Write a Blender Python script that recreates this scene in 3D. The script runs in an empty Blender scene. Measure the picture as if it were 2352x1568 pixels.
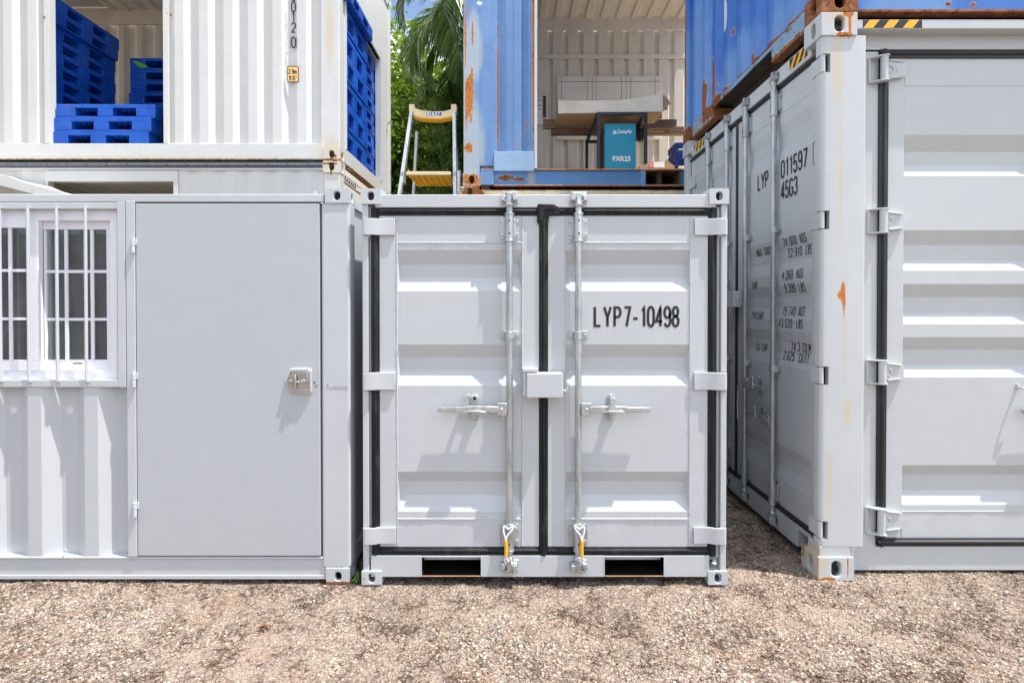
import bpy, bmesh, math, random
import numpy as np
from mathutils import Vector, Matrix, noise as mnoise

random.seed(7); RNG = np.random.default_rng(7)
sc = bpy.context.scene
COL = sc.collection
R = math.radians

# ------------------------------------------------------------------ camera
PITCH = 0.6
cam_d = bpy.data.cameras.new("camera"); cam = bpy.data.objects.new("camera", cam_d); COL.objects.link(cam)
cam.location = (0, 0, 1.403); cam.rotation_euler = (R(90 - PITCH), 0, 0)
cam_d.sensor_width = 36; cam_d.lens = 1332 / 2352 * 36
cam_d.shift_x = -10 / 2352; cam_d.shift_y = -(80 - 1332 * math.tan(R(PITCH))) / 2352
cam_d.clip_start = 0.05; cam_d.clip_end = 2000
sc.camera = cam

# ------------------------------------------------------------------ light
SUN = Vector((0.36, -0.125, 1.0)).normalized()
elev = math.asin(SUN.z); rot = math.atan2(SUN.x, SUN.y)
w = bpy.data.worlds.new("World"); sc.world = w; w.use_nodes = True
nt = w.node_tree; nt.nodes.clear()
out = nt.nodes.new("ShaderNodeOutputWorld"); bg = nt.nodes.new("ShaderNodeBackground")
sky = nt.nodes.new("ShaderNodeTexSky"); sky.sky_type = 'NISHITA'; sky.sun_disc = False
sky.sun_elevation = elev; sky.sun_rotation = rot
sky.air_density = 1.0; sky.dust_density = 1.2; sky.ozone_density = 1.0
tc = nt.nodes.new("ShaderNodeTexCoord")
mp = nt.nodes.new("ShaderNodeMapping"); mp.inputs['Scale'].default_value = (1, 1, 2.4); mp.inputs['Location'].default_value = (5.2, 3.0, 1.4)
nz = nt.nodes.new("ShaderNodeTexNoise"); nz.inputs['Scale'].default_value = 3.1; nz.inputs['Detail'].default_value = 7
nz.inputs['Roughness'].default_value = 0.55
rp = nt.nodes.new("ShaderNodeValToRGB"); rp.color_ramp.elements[0].position = 0.46; rp.color_ramp.elements[1].position = 0.58
mx = nt.nodes.new("ShaderNodeMix"); mx.data_type = 'RGBA'
mx.inputs[7].default_value = (10.3, 10.5, 10.8, 1)
nt.links.new(tc.outputs['Generated'], mp.inputs[0]); nt.links.new(mp.outputs[0], nz.inputs['Vector'])
nt.links.new(nz.outputs[0], rp.inputs[0]); nt.links.new(rp.outputs[0], mx.inputs[0])
nt.links.new(sky.outputs[0], mx.inputs[6]); nt.links.new(mx.outputs[2], bg.inputs[0])
bg.inputs[1].default_value = 0.15
nt.links.new(bg.outputs[0], out.inputs[0])
sl = bpy.data.lights.new("sun", 'SUN'); sl.energy = 4.8; sl.angle = R(0.5); sl.color = (1, 0.965, 0.91)
so = bpy.data.objects.new("sun", sl); COL.objects.link(so)
so.rotation_euler = (-SUN).to_track_quat('-Z', 'Y').to_euler(); so.location = (3, -3, 12)
sc.view_settings.view_transform = 'Standard'; sc.view_settings.look = 'None'
sc.view_settings.exposure = 0.60; sc.view_settings.gamma = 1
sc.cycles.max_bounces = 10; sc.cycles.diffuse_bounces = 8

# ------------------------------------------------------------------ materials
class NT:
    def __init__(s, name):
        s.m = bpy.data.materials.new(name); s.m.use_nodes = True
        s.t = s.m.node_tree; s.t.nodes.clear()
        s.out = s.t.nodes.new("ShaderNodeOutputMaterial")
        s.p = s.t.nodes.new("ShaderNodeBsdfPrincipled")
        s.t.links.new(s.p.outputs[0], s.out.inputs[0])
    def n(s, typ, **kw):
        nd = s.t.nodes.new("ShaderNode" + typ)
        for k, v in kw.items(): setattr(nd, k, v)
        return nd
    def L(s, a, b): s.t.links.new(a, b)
    def pos(s):
        if not hasattr(s, '_pos'): s._pos = s.n("NewGeometry").outputs['Position']
        return s._pos
    def noise(s, scale, detail=5, rough=0.55, vec=None, stretch=None):
        nd = s.n("TexNoise"); nd.inputs['Scale'].default_value = scale; nd.inputs['Detail'].default_value = detail
        nd.inputs['Roughness'].default_value = rough
        v = vec if vec is not None else s.pos()
        if stretch:
            m = s.n("Mapping"); m.inputs['Scale'].default_value = stretch; s.L(v, m.inputs[0]); v = m.outputs[0]
        s.L(v, nd.inputs['Vector']); return nd.outputs[0]
    def ramp(s, x, stops):
        nd = s.n("ValToRGB"); cr = nd.color_ramp
        while len(cr.elements) < len(stops): cr.elements.new(0.5)
        for e, (p, c) in zip(cr.elements, stops):
            e.position = p; e.color = (c, c, c, 1) if not hasattr(c, '__len__') else (*c, 1)
        s.L(x, nd.inputs[0]); return nd.outputs[0]
    def math(s, op, a, b=None, clamp=False):
        nd = s.n("Math", operation=op); nd.use_clamp = clamp
        for i, v in enumerate((a, b)):
            if v is None: continue
            if isinstance(v, (int, float)): nd.inputs[i].default_value = v
            else: s.L(v, nd.inputs[i])
        return nd.outputs[0]
    def mix(s, f, a, b):
        nd = s.n("Mix", data_type='RGBA')
        for i, v in ((0, f), (6, a), (7, b)):
            if isinstance(v, (int, float)): nd.inputs[i].default_value = v
            elif isinstance(v, tuple): nd.inputs[i].default_value = (*v, 1)
            else: s.L(v, nd.inputs[i])
        return nd.outputs[2]
    def bump(s, h, strength=0.2, dist=0.01):
        nd = s.n("Bump"); nd.inputs['Strength'].default_value = strength; nd.inputs['Distance'].default_value = dist
        s.L(h, nd.inputs['Height']); s.L(nd.outputs[0], s.p.inputs['Normal'])
    def spots(s, lst, wob=0.9, wscale=14, stretch=None):
        """mask of ellipsoids in the world, edges broken up by noise"""
        acc = None
        nn = s.math('ADD', s.math('MULTIPLY', s.noise(wscale, 5, 0.6, stretch=stretch), .62), s.math('MULTIPLY', s.noise(wscale * 4.5, 5, 0.65, stretch=stretch), .38))
        for (c, r) in lst:
            a = s.n("VectorMath", operation='SUBTRACT'); s.L(s.pos(), a.inputs[0]); a.inputs[1].default_value = c
            b = s.n("VectorMath", operation='DIVIDE'); s.L(a.outputs[0], b.inputs[0]); b.inputs[1].default_value = r
            l = s.n("VectorMath", operation='LENGTH'); s.L(b.outputs[0], l.inputs[0])
            v = s.math('SUBTRACT', 1.0, l.outputs['Value'])
            acc = v if acc is None else s.math('MAXIMUM', acc, v)
        v = s.math('ADD', acc, s.math('MULTIPLY', s.math('SUBTRACT', nn, 0.5), wob * 2))
        return v

def rust_colour(N, bright=False):
    a = N.noise(30, 8, 0.75, stretch=(1, 1, .5))
    if not bright: return N.ramp(a, [(0.28, (0.045, 0.020, 0.011)), (0.42, (0.13, 0.048, 0.017)), (0.52, (0.30, 0.105, 0.026)), (0.62, (0.14, 0.055, 0.024)), (0.76, (0.40, 0.20, 0.085))])
    return N.ramp(a, [(0.28, (0.10, 0.036, 0.014)), (0.42, (0.34, 0.105, 0.022)), (0.52, (0.56, 0.20, 0.040)), (0.62, (0.36, 0.13, 0.035)), (0.74, (0.62, 0.36, 0.15))])

def paint(name, col, rough=0.38, var=0.05, rust=None, faint=None, speck=0.0, dirt=0.0, dirtcol=(0.35, 0.29, 0.2),
          fade=None, fadecol=(0.6, 0.6, 0.58), fadek=.85, bump=0.05, streak=0.0, metal=0.0, spec=0.5, bright=False, patches=None, patchcol=(.8, .8, .8)):
    N = NT(name); p = N.p
    n1 = N.noise(1.7, 6, 0.6); n2 = N.noise(9, 6, 0.6)
    f = N.math('ADD', N.math('MULTIPLY', n1, 0.6), N.math('MULTIPLY', n2, 0.4))
    lo = tuple(c * (1 - var * 1.6) for c in col); hi = tuple(min(1, c * (1 + var * 1.6)) for c in col)
    c = N.mix(N.ramp(f, [(0.3, 0.0), (0.7, 1.0)]), lo, hi)
    r = None
    if fade:
        m = N.ramp(N.spots(fade, 0.5, 5, (1, 1, 0.5)), [(0.0, 0.0), (0.35, fadek)]); c = N.mix(m, c, fadecol)
    if patches:
        m = N.ramp(N.spots(patches, 0.25, 6), [(0.0, 0.0), (0.02, 1.0)]); c = N.mix(m, c, patchcol)
    if dirt:
        d = N.ramp(N.noise(3.2, 7, 0.7, stretch=(2.2, 2.2, 0.5)), [(0.5, 0.0), (0.78, dirt)]); c = N.mix(d, c, dirtcol)
    if streak:
        d = N.ramp(N.noise(6, 5, 0.6, stretch=(3, 3, 0.12)), [(0.52, 0.0), (0.75, streak)]); c = N.mix(d, c, (0.52, 0.36, 0.17))
    if faint:
        m = N.ramp(N.spots(faint, 0.55, 12, (1, 1, 0.35)), [(0.0, 0.0), (0.6, 0.42)]); c = N.mix(m, c, (0.60, 0.44, 0.22))
    rm = None
    if rust:
        rv = N.spots(rust, 1.5, 19, (1, 1, 0.28)); rm = N.ramp(rv, [(0.0, 0.0), (0.16, 1.0)])
        c = N.mix(N.ramp(N.math('ADD', rv, 0.22), [(0.0, 0.0), (0.22, 0.45)]), c, (0.58, 0.40, 0.20))
    if speck:
        s1 = N.ramp(N.noise(13, 8, 0.75), [(0.70 - speck, 0.0), (0.72 - speck, 1.0)])
        rm = s1 if rm is None else N.math('MAXIMUM', rm, s1)
    rr = N.math('ADD', rough - 0.06, N.math('MULTIPLY', n2, 0.12))
    if rm is not None:
        c = N.mix(rm, c, rust_colour(N, bright)); rr = N.math('MAXIMUM', rr, N.math('MULTIPLY', rm, 0.9))
    N.L(c, p.inputs['Base Color']); N.L(rr, p.inputs['Roughness']); p.inputs['Metallic'].default_value = metal
    p.inputs['Specular IOR Level'].default_value = spec
    h = N.math('ADD', N.math('MULTIPLY', N.noise(260, 2), 0.25), N.math('MULTIPLY', N.noise(5, 4), 2.0))
    if rm is not None: h = N.math('ADD', h, N.math('MULTIPLY', N.math('MULTIPLY', rm, N.noise(90, 5, 0.7)), 1.5))
    N.bump(h, bump * 4, 0.004)
    return N.m

def plain(name, col, rough=0.5, metal=0.0, var=0.08, scale=20, bump=0.1, spec=0.5):
    N = NT(name)
    n = N.noise(scale, 6, 0.65)
    c = N.mix(N.ramp(n, [(0.3, 0.0), (0.7, 1.0)]), tuple(x * (1 - 1.5 * var) for x in col), tuple(min(1, x * (1 + 1.5 * var)) for x in col))
    N.L(c, N.p.inputs['Base Color']); N.p.inputs['Roughness'].default_value = rough; N.p.inputs['Metallic'].default_value = metal
    N.p.inputs['Specular IOR Level'].default_value = spec
    if bump: N.bump(n, bump, 0.003)
    return N.m

M = {}
GREY = (0.49, 0.515, 0.54)
M['grey'] = paint('light_grey_paint', GREY, rough=0.36, var=0.025, dirt=0.10, dirtcol=(0.50, 0.50, 0.49), bump=0.05)
M['grey_matte'] = paint('satin_grey_door_paint', (0.432, 0.458, 0.482), rough=0.48, var=0.010, dirt=0.05, dirtcol=(0.47, 0.47, 0.46), bump=0.06)
hx = 1.557
M['grey_hc'] = paint('weathered_grey_paint', (0.505, 0.53, 0.545), rough=0.4, var=0.03, dirt=0.22, dirtcol=(0.52, 0.50, 0.44), bump=0.05,
    bright=True, rust=[((hx + .116, 2.95, 1.47), (.014, .05, .075)), ((hx + .120, 2.95, 1.43), (.009, .05, .10)), ((hx + .100, 2.95, 1.465), (.014, .05, .022)), ((hx + .10, 2.95, 2.785), (.04, .06, .012)),
          ((hx + .125, 2.95, 2.887), (.03, .1, .016)), ((hx + .135, 2.95, 2.84), (.007, .06, .06)), ((hx + .03, 2.94, .008), (.05, .1, .010)), ((hx + .141, 2.95, .07), (.0035, .06, .05)), ((hx, 3.12, .10), (.03, .012, .05))],
    faint=[((hx + .122, 2.95, 1.2), (.012, .05, .24)), ((hx + .138, 2.95, .87), (.026, .05, .11)), ((hx + .145, 2.95, .84), (.012, .05, .08)), ((hx + .08, 2.95, 2.6), (.04, .06, .28)),
           ((hx + .05, 2.95, .5), (.02, .05, .3)), ((hx + .1, 2.95, 2.88), (.12, .1, .06)), ((hx + .1, 2.95, 2.1), (.015, .05, .4)), ((hx, 3.0, .1), (.05, .2, .1))])
M['rubber'] = None
def mk_rubber():
    N = NT('black_rubber_seal'); n = N.noise(7, 7, 0.75, stretch=(4, 4, 0.8)); n2 = N.noise(60, 4)
    c = N.ramp(n, [(0.42, (0.007, 0.008, 0.010)), (0.58, (0.018, 0.018, 0.020)), (0.72, (0.09, 0.082, 0.07))])
    N.L(c, N.p.inputs['Base Color']); N.p.inputs['Roughness'].default_value = 0.6; N.p.inputs['Specular IOR Level'].default_value = 0.3; N.bump(N.math('ADD', n, n2), 0.25, 0.004); return N.m
M['rubber'] = mk_rubber()
def mk_rubber2():
    N = NT('clean_black_rubber'); n = N.noise(5, 5)
    N.L(N.ramp(n, [(0.3, (0.009, 0.009, 0.011)), (0.75, (0.022, 0.022, 0.025))]), N.p.inputs['Base Color']); N.p.inputs['Roughness'].default_value = 0.5; return N.m
M['rubber_clean'] = mk_rubber2()
def mk_galv():
    N = NT('galvanised_steel'); n = N.noise(30, 6, 0.7, stretch=(1, 1, 0.25)); n2 = N.noise(6, 4, 0.6)
    c = N.ramp(n, [(0.3, (0.30, 0.33, 0.35)), (0.55, (0.50, 0.53, 0.54)), (0.8, (0.64, 0.66, 0.66))])
    c = N.mix(N.ramp(n2, [(0.62, 0.0), (0.8, 0.35)]), c, (0.45, 0.36, 0.26))
    N.L(c, N.p.inputs['Base Color']); N.p.inputs['Metallic'].default_value = 0.75
    N.L(N.math('ADD', 0.34, N.math('MULTIPLY', n, 0.2)), N.p.inputs['Roughness']); N.bump(n, 0.12, 0.002); return N.m
M['galv'] = mk_galv()
M['cast'] = plain('zinc_painted_casting', (0.47, 0.49, 0.50), 0.36, 0.75, 0.16, 40, 0.35)
M['bolt'] = plain('dull_bolt_steel', (0.36, 0.37, 0.38), 0.45, 0.6, 0.15, 60, 0.2)
M['black'] = plain('black_lettering_film', (0.012, 0.012, 0.013), 0.5, 0, 0.1, 30, 0)
M['yellow'] = plain('yellow_film', (0.80, 0.44, 0.02), 0.4, 0, 0.05, 20, 0)
M['amber'] = plain('amber_sticker', (0.78, 0.50, 0.17), 0.5, 0, 0.05, 20, 0)
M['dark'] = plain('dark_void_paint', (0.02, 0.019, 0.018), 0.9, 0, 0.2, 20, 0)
M['pvc'] = plain('white_window_plastic', (0.78, 0.79, 0.85), 0.3, 0, 0.02, 20, 0.02)
M['chrome'] = plain('polished_steel', (0.58, 0.59, 0.60), 0.2, 1.0, 0.05, 10, 0.02)
M['room'] = plain('interior_lining', (0.45, 0.44, 0.42), 0.8, 0, 0.05, 4, 0)
M['curtain'] = plain('pale_curtain', (0.62, 0.68, 0.78), 0.9, 0, 0.05, 8, 0)
def mk_pane():
    N = NT('window_glass'); g = N.n("BsdfGlossy"); g.inputs['Roughness'].default_value = 0.01; g.inputs['Color'].default_value = (0.9, 0.93, 0.95, 1)
    t = N.n("BsdfTransparent"); t.inputs['Color'].default_value = (0.95, 0.97, 0.98, 1)
    fr = N.n("Fresnel"); fr.inputs['IOR'].default_value = 1.75
    m = N.n("MixShader"); N.L(fr.outputs[0], m.inputs[0]); N.L(t.outputs[0], m.inputs[1]); N.L(g.outputs[0], m.inputs[2])
    df = N.n('BsdfDiffuse'); df.inputs['Color'].default_value = (.62, .64, .64, 1); d_ = N.n('MixShader'); N.L(N.ramp(N.noise(7, 5, .6), [(.3, .045), (.75, .11)]), d_.inputs[0])  # pale diffuse haze mixed into the glass to lift the dark panes
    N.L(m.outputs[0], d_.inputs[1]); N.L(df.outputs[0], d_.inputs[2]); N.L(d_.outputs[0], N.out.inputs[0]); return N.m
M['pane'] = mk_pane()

# ------------------------------------------------------------------ mesh helpers
def F_front(Y0): return lambda u, w, d: (u, Y0 - d, w)
def F_left(X0): return lambda u, w, d: (X0 - d, -u, w)
def F_right(X0): return lambda u, w, d: (X0 + d, u, w)
def F_world(u, w, d): return (u, d, w)          # box(x range, z range, y range)
def F_up(Z0): return lambda u, w, d: (u, w, Z0 + d)

ORG = {}
class MB:
    def __init__(s, T=F_world): s.T = T; s.v = []; s.f = []; s.m = []; s.mi = 0
    def add(s, pts, faces, mi=None):
        b = len(s.v); s.v += [s.T(*p) for p in pts]
        for f in faces: s.f.append(tuple(b + i for i in f)); s.m.append(s.mi if mi is None else mi)
    def box(s, u0, u1, w0, w1, d0, d1, mi=None):
        s.add([(u0, w0, d0), (u1, w0, d0), (u1, w1, d0), (u0, w1, d0), (u0, w0, d1), (u1, w0, d1), (u1, w1, d1), (u0, w1, d1)],
              [(0, 1, 2, 3), (4, 5, 6, 7), (0, 1, 5, 4), (1, 2, 6, 5), (2, 3, 7, 6), (3, 0, 4, 7)], mi)
    def obox(s, cu, cw, cd, hu, hw, hd, a=0, mi=None):
        ca, sa = math.cos(a), math.sin(a); P = []
        for dd in (-hd, hd):
            for x, y in ((-hu, -hw), (hu, -hw), (hu, hw), (-hu, hw)): P.append((cu + x * ca - y * sa, cw + x * sa + y * ca, cd + dd))
        s.add(P, [(0, 1, 2, 3), (4, 5, 6, 7), (0, 1, 5, 4), (1, 2, 6, 5), (2, 3, 7, 6), (3, 0, 4, 7)], mi)
    def prism(s, poly, d0, d1, mi=None):                       # polygon in (u, w)
        n = len(poly); s.add([(a, b, d0) for a, b in poly] + [(a, b, d1) for a, b in poly],
              [tuple(range(n)), tuple(range(n, 2 * n))] + [(i, (i + 1) % n, n + (i + 1) % n, n + i) for i in range(n)], mi)
    def prism_w(s, poly, w0, w1, mi=None):                     # polygon in (u, d)
        n = len(poly); s.add([(a, w0, b) for a, b in poly] + [(a, w1, b) for a, b in poly],
              [tuple(range(n)), tuple(range(n, 2 * n))] + [(i, (i + 1) % n, n + (i + 1) % n, n + i) for i in range(n)], mi)
    def prism_u(s, poly, u0, u1, mi=None):                     # polygon in (w, d)
        n = len(poly); s.add([(u0, a, b) for a, b in poly] + [(u1, a, b) for a, b in poly],
              [tuple(range(n)), tuple(range(n, 2 * n))] + [(i, (i + 1) % n, n + (i + 1) % n, n + i) for i in range(n)], mi)
    def path(s, pts, r, n=10, mi=None, closed=False):          # tube along local points
        pts = [Vector(p) for p in pts]; k = len(pts); rs = r if hasattr(r, '__len__') else [r] * k
        base = len(s.v); prev = None
        for i, p in enumerate(pts):
            t = (pts[min(i + 1, k - 1)] - pts[max(i - 1, 0)]).normalized()
            if prev is None:
                a = Vector((0, 0, 1)) if abs(t.z) < 0.9 else Vector((1, 0, 0)); x = t.cross(a).normalized()
            else: x = (prev - t * prev.dot(t)).normalized()
            prev = x; y = t.cross(x)
            for j in range(n):
                an = 2 * math.pi * j / n; q = p + (x * math.cos(an) + y * math.sin(an)) * rs[i]; s.v.append(s.T(*q))
        m = s.mi if mi is None else mi
        for i in range(k - 1):
            for j in range(n):
                a = base + i * n + j; b = base + i * n + (j + 1) % n; s.f.append((a, b, b + n, a + n)); s.m.append(m)
        s.f.append(tuple(base + j for j in range(n))); s.m.append(m)
        s.f.append(tuple(base + (k - 1) * n + j for j in range(n))); s.m.append(m)
    def rod(s, p0, p1, r, n=12, mi=None): s.path([p0, p1], r, n, mi)
    def hexb(s, u, w, d0, d1, r=0.009, mi=None):
        s.prism([(u + r * math.cos(i * math.pi / 3 + .4), w + r * math.sin(i * math.pi / 3 + .4)) for i in range(6)], d0, d1, mi)
    def corr(s, u0, u1, w0, w1, d, depth, period, phase, fr=(.25, .25, .25, .25), mi=0, inner=None, gap=0.004):
        """vertical corrugations: crest at d, recess at d-depth; phase = u where a crest begins"""
        us = []; k = math.floor((u0 - phase) / period) - 1
        while phase + k * period < u1:
            b = phase + k * period; c = 0
            for f, dd in zip(fr, (0, 0, -depth, -depth)): us.append((b + c * period, dd)); c += f
            k += 1
        pr = []
        def at(u):
            for (a, da), (b, db) in zip(us, us[1:]):
                if a <= u <= b: return da + (db - da) * (u - a) / max(1e-9, b - a)
            return us[-1][1]
        pr = [(u0, at(u0))] + [p for p in us if u0 + 1e-4 < p[0] < u1 - 1e-4] + [(u1, at(u1))]
        for off, m in ((0, mi),) + (((-gap, inner),) if inner is not None else ()):
            n = len(pr); s.add([(a, w0, d + b + off) for a, b in pr] + [(a, w1, d + b + off) for a, b in pr],
                               [(i, i + 1, n + i + 1, n + i) for i in range(n - 1)], m)
    def hpanel(s, u0, u1, rows, taper=0.012, mi=0, gap=None):
        """horizontal corrugations; rows = [(w, d)], ends tapered up to the crest level 0"""
        D = max(1e-6, max(-d for _, d in rows)); P = []; n = len(rows)
        for w_, d in rows:
            k = -d / D * taper; P += [(u0, w_, 0), (u0 + k, w_, d), (u1 - k, w_, d), (u1, w_, 0)]
        Fs = []
        for i in range(n - 1):
            for j in range(3):
                a = i * 4 + j; Fs.append((a, a + 1, a + 5, a + 4))
        s.add(P, Fs, mi)
    def holed(s, P, a0, a1, b0, b1, hc, hw, hh, depth=0.03, mi=None):
        """rectangular face (P maps a, b, inward depth to local coords) with an oval hole and its tunnel"""
        angs = [2 * math.pi * i / 28 for i in range(28)]
        for ca in (a0, a1):
            for cb in (b0, b1): angs.append(math.atan2(cb - hc[1], ca - hc[0]) % (2 * math.pi))
        angs = sorted(set(round(x, 6) for x in angs)); n = len(angs); O = []; I = []
        for t in angs:
            dx, dy = math.cos(t), math.sin(t); k = 1e9
            if dx > 1e-9: k = min(k, (a1 - hc[0]) / dx)
            if dx < -1e-9: k = min(k, (a0 - hc[0]) / dx)
            if dy > 1e-9: k = min(k, (b1 - hc[1]) / dy)
            if dy < -1e-9: k = min(k, (b0 - hc[1]) / dy)
            O.append((hc[0] + dx * k, hc[1] + dy * k))
            r = min(hw, hh); st = abs(hh - hw)                     # stadium outline
            if hh >= hw: ex = (r * dx, r * dy + (st if dy > 0 else -st if dy < 0 else 0))
            else: ex = (r * dx + (st if dx > 0 else -st if dx < 0 else 0), r * dy)
            I.append((hc[0] + ex[0], hc[1] + ex[1]))
        pts = [P(a, b, 0) for a, b in O] + [P(a, b, 0) for a, b in I] + [P(a, b, depth) for a, b in I]
        s.add(pts, [(i, (i + 1) % n, n + (i + 1) % n, n + i) for i in range(n)] + [(n + i, n + (i + 1) % n, 2 * n + (i + 1) % n, 2 * n + i) for i in range(n)], mi)
    def casting(s, x0, x1, y0, y1, z0, z1, hw, hh, faces='FLR', mi=None):
        """corner casting in world axes; F = face to -Y, L = -X, R = +X"""
        cz = (z0 + z1) / 2; q = lambda *p: p
        def quad(a, b, c, d): s.add([a, b, c, d], [(0, 1, 2, 3)], mi)
        if 'F' in faces: s.holed(lambda a, b, k: (a, b, y0 + k), x0, x1, z0, z1, ((x0 + x1) / 2, cz), hw, hh, 0.025, mi)
        else: quad((x0, z0, y0), (x1, z0, y0), (x1, z1, y0), (x0, z1, y0))
        quad((x0, z0, y1), (x1, z0, y1), (x1, z1, y1), (x0, z1, y1))
        if 'L' in faces: s.holed(lambda a, b, k: (x0 + k, b, a), y0, y1, z0, z1, ((y0 + y1) / 2, cz), hw, hh, 0.025, mi)
        else: quad((x0, z0, y0), (x0, z0, y1), (x0, z1, y1), (x0, z1, y0))
        if 'R' in faces: s.holed(lambda a, b, k: (x1 - k, b, a), y0, y1, z0, z1, ((y0 + y1) / 2, cz), hw, hh, 0.025, mi)
        else: quad((x1, z0, y0), (x1, z0, y1), (x1, z1, y1), (x1, z1, y0))
        quad((x0, z1, y0), (x1, z1, y0), (x1, z1, y1), (x0, z1, y1)); quad((x0, z0, y0), (x1, z0, y0), (x1, z0, y1), (x0, z0, y1))
    def build(s, name, mats, parent=None, origin=None, bevel=0, seg=2, smooth=False, label=None, merge=True):
        if not isinstance(mats, (list, tuple)): mats = [mats]
        o3 = ORG.get(parent.name) if parent is not None else (origin or (0, 0, 0))
        me = bpy.data.meshes.new(name)
        me.from_pydata([(a - o3[0], b - o3[1], c - o3[2]) for a, b, c in s.v], [], s.f)
        for m in mats: me.materials.append(M[m] if isinstance(m, str) else m)
        me.polygons.foreach_set('material_index', s.m)
        bm = bmesh.new(); bm.from_mesh(me)
        if merge: bmesh.ops.remove_doubles(bm, verts=bm.verts, dist=1e-5)
        bmesh.ops.recalc_face_normals(bm, faces=bm.faces)
        bm.to_mesh(me); bm.free()
        ob = bpy.data.objects.new(name, me); COL.objects.link(ob)
        if parent is not None: ob.parent = parent
        else: ob.location = o3
        ORG[ob.name] = o3
        if bevel:
            b = ob.modifiers.new("bevel", 'BEVEL'); b.width = bevel; b.segments = seg; b.limit_method = 'ANGLE'; b.angle_limit = R(35)
        if smooth:
            me.polygons.foreach_set('use_smooth', [True] * len(me.polygons)); me.set_sharp_from_angle(angle=R(38))
        if label: ob['label'] = label
        return ob

def thing(name, label, cat, loc, group=None):
    o = bpy.data.objects.new(name, None); COL.objects.link(o); o.location = loc; o.empty_display_size = 0.2
    o['label'] = label; o['category'] = cat
    if group: o['group'] = group
    ORG[o.name] = tuple(loc); return o
def tag(o, label, cat, group=None):
    o['label'] = label; o['category'] = cat
    if group: o['group'] = group
    return o
def structure(o, kind='structure'): o['kind'] = kind; return o
def slot(cu, cw, hw, hh, n=8):
    P = []; r = min(hw, hh)
    for i in range(n + 1):
        a = math.pi * i / n; P.append((cu + r * math.cos(a) if hh >= hw else cu + (hw - r) * 0 + r * math.cos(a), cw + (hh - r) + r * math.sin(a)))
    for i in range(n + 1):
        a = math.pi + math.pi * i / n; P.append((cu + r * math.cos(a), cw - (hh - r) + r * math.sin(a)))
    return P
def rrect(u0, u1, w0, w1, r, n=4):
    P = []
    for cx, cy, a0 in ((u1 - r, w1 - r, 0), (u0 + r, w1 - r, 90), (u0 + r, w0 + r, 180), (u1 - r, w0 + r, 270)):
        for i in range(n + 1): a = R(a0 + 90 * i / n); P.append((cx + r * math.cos(a), cy + r * math.sin(a)))
    return P

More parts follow.
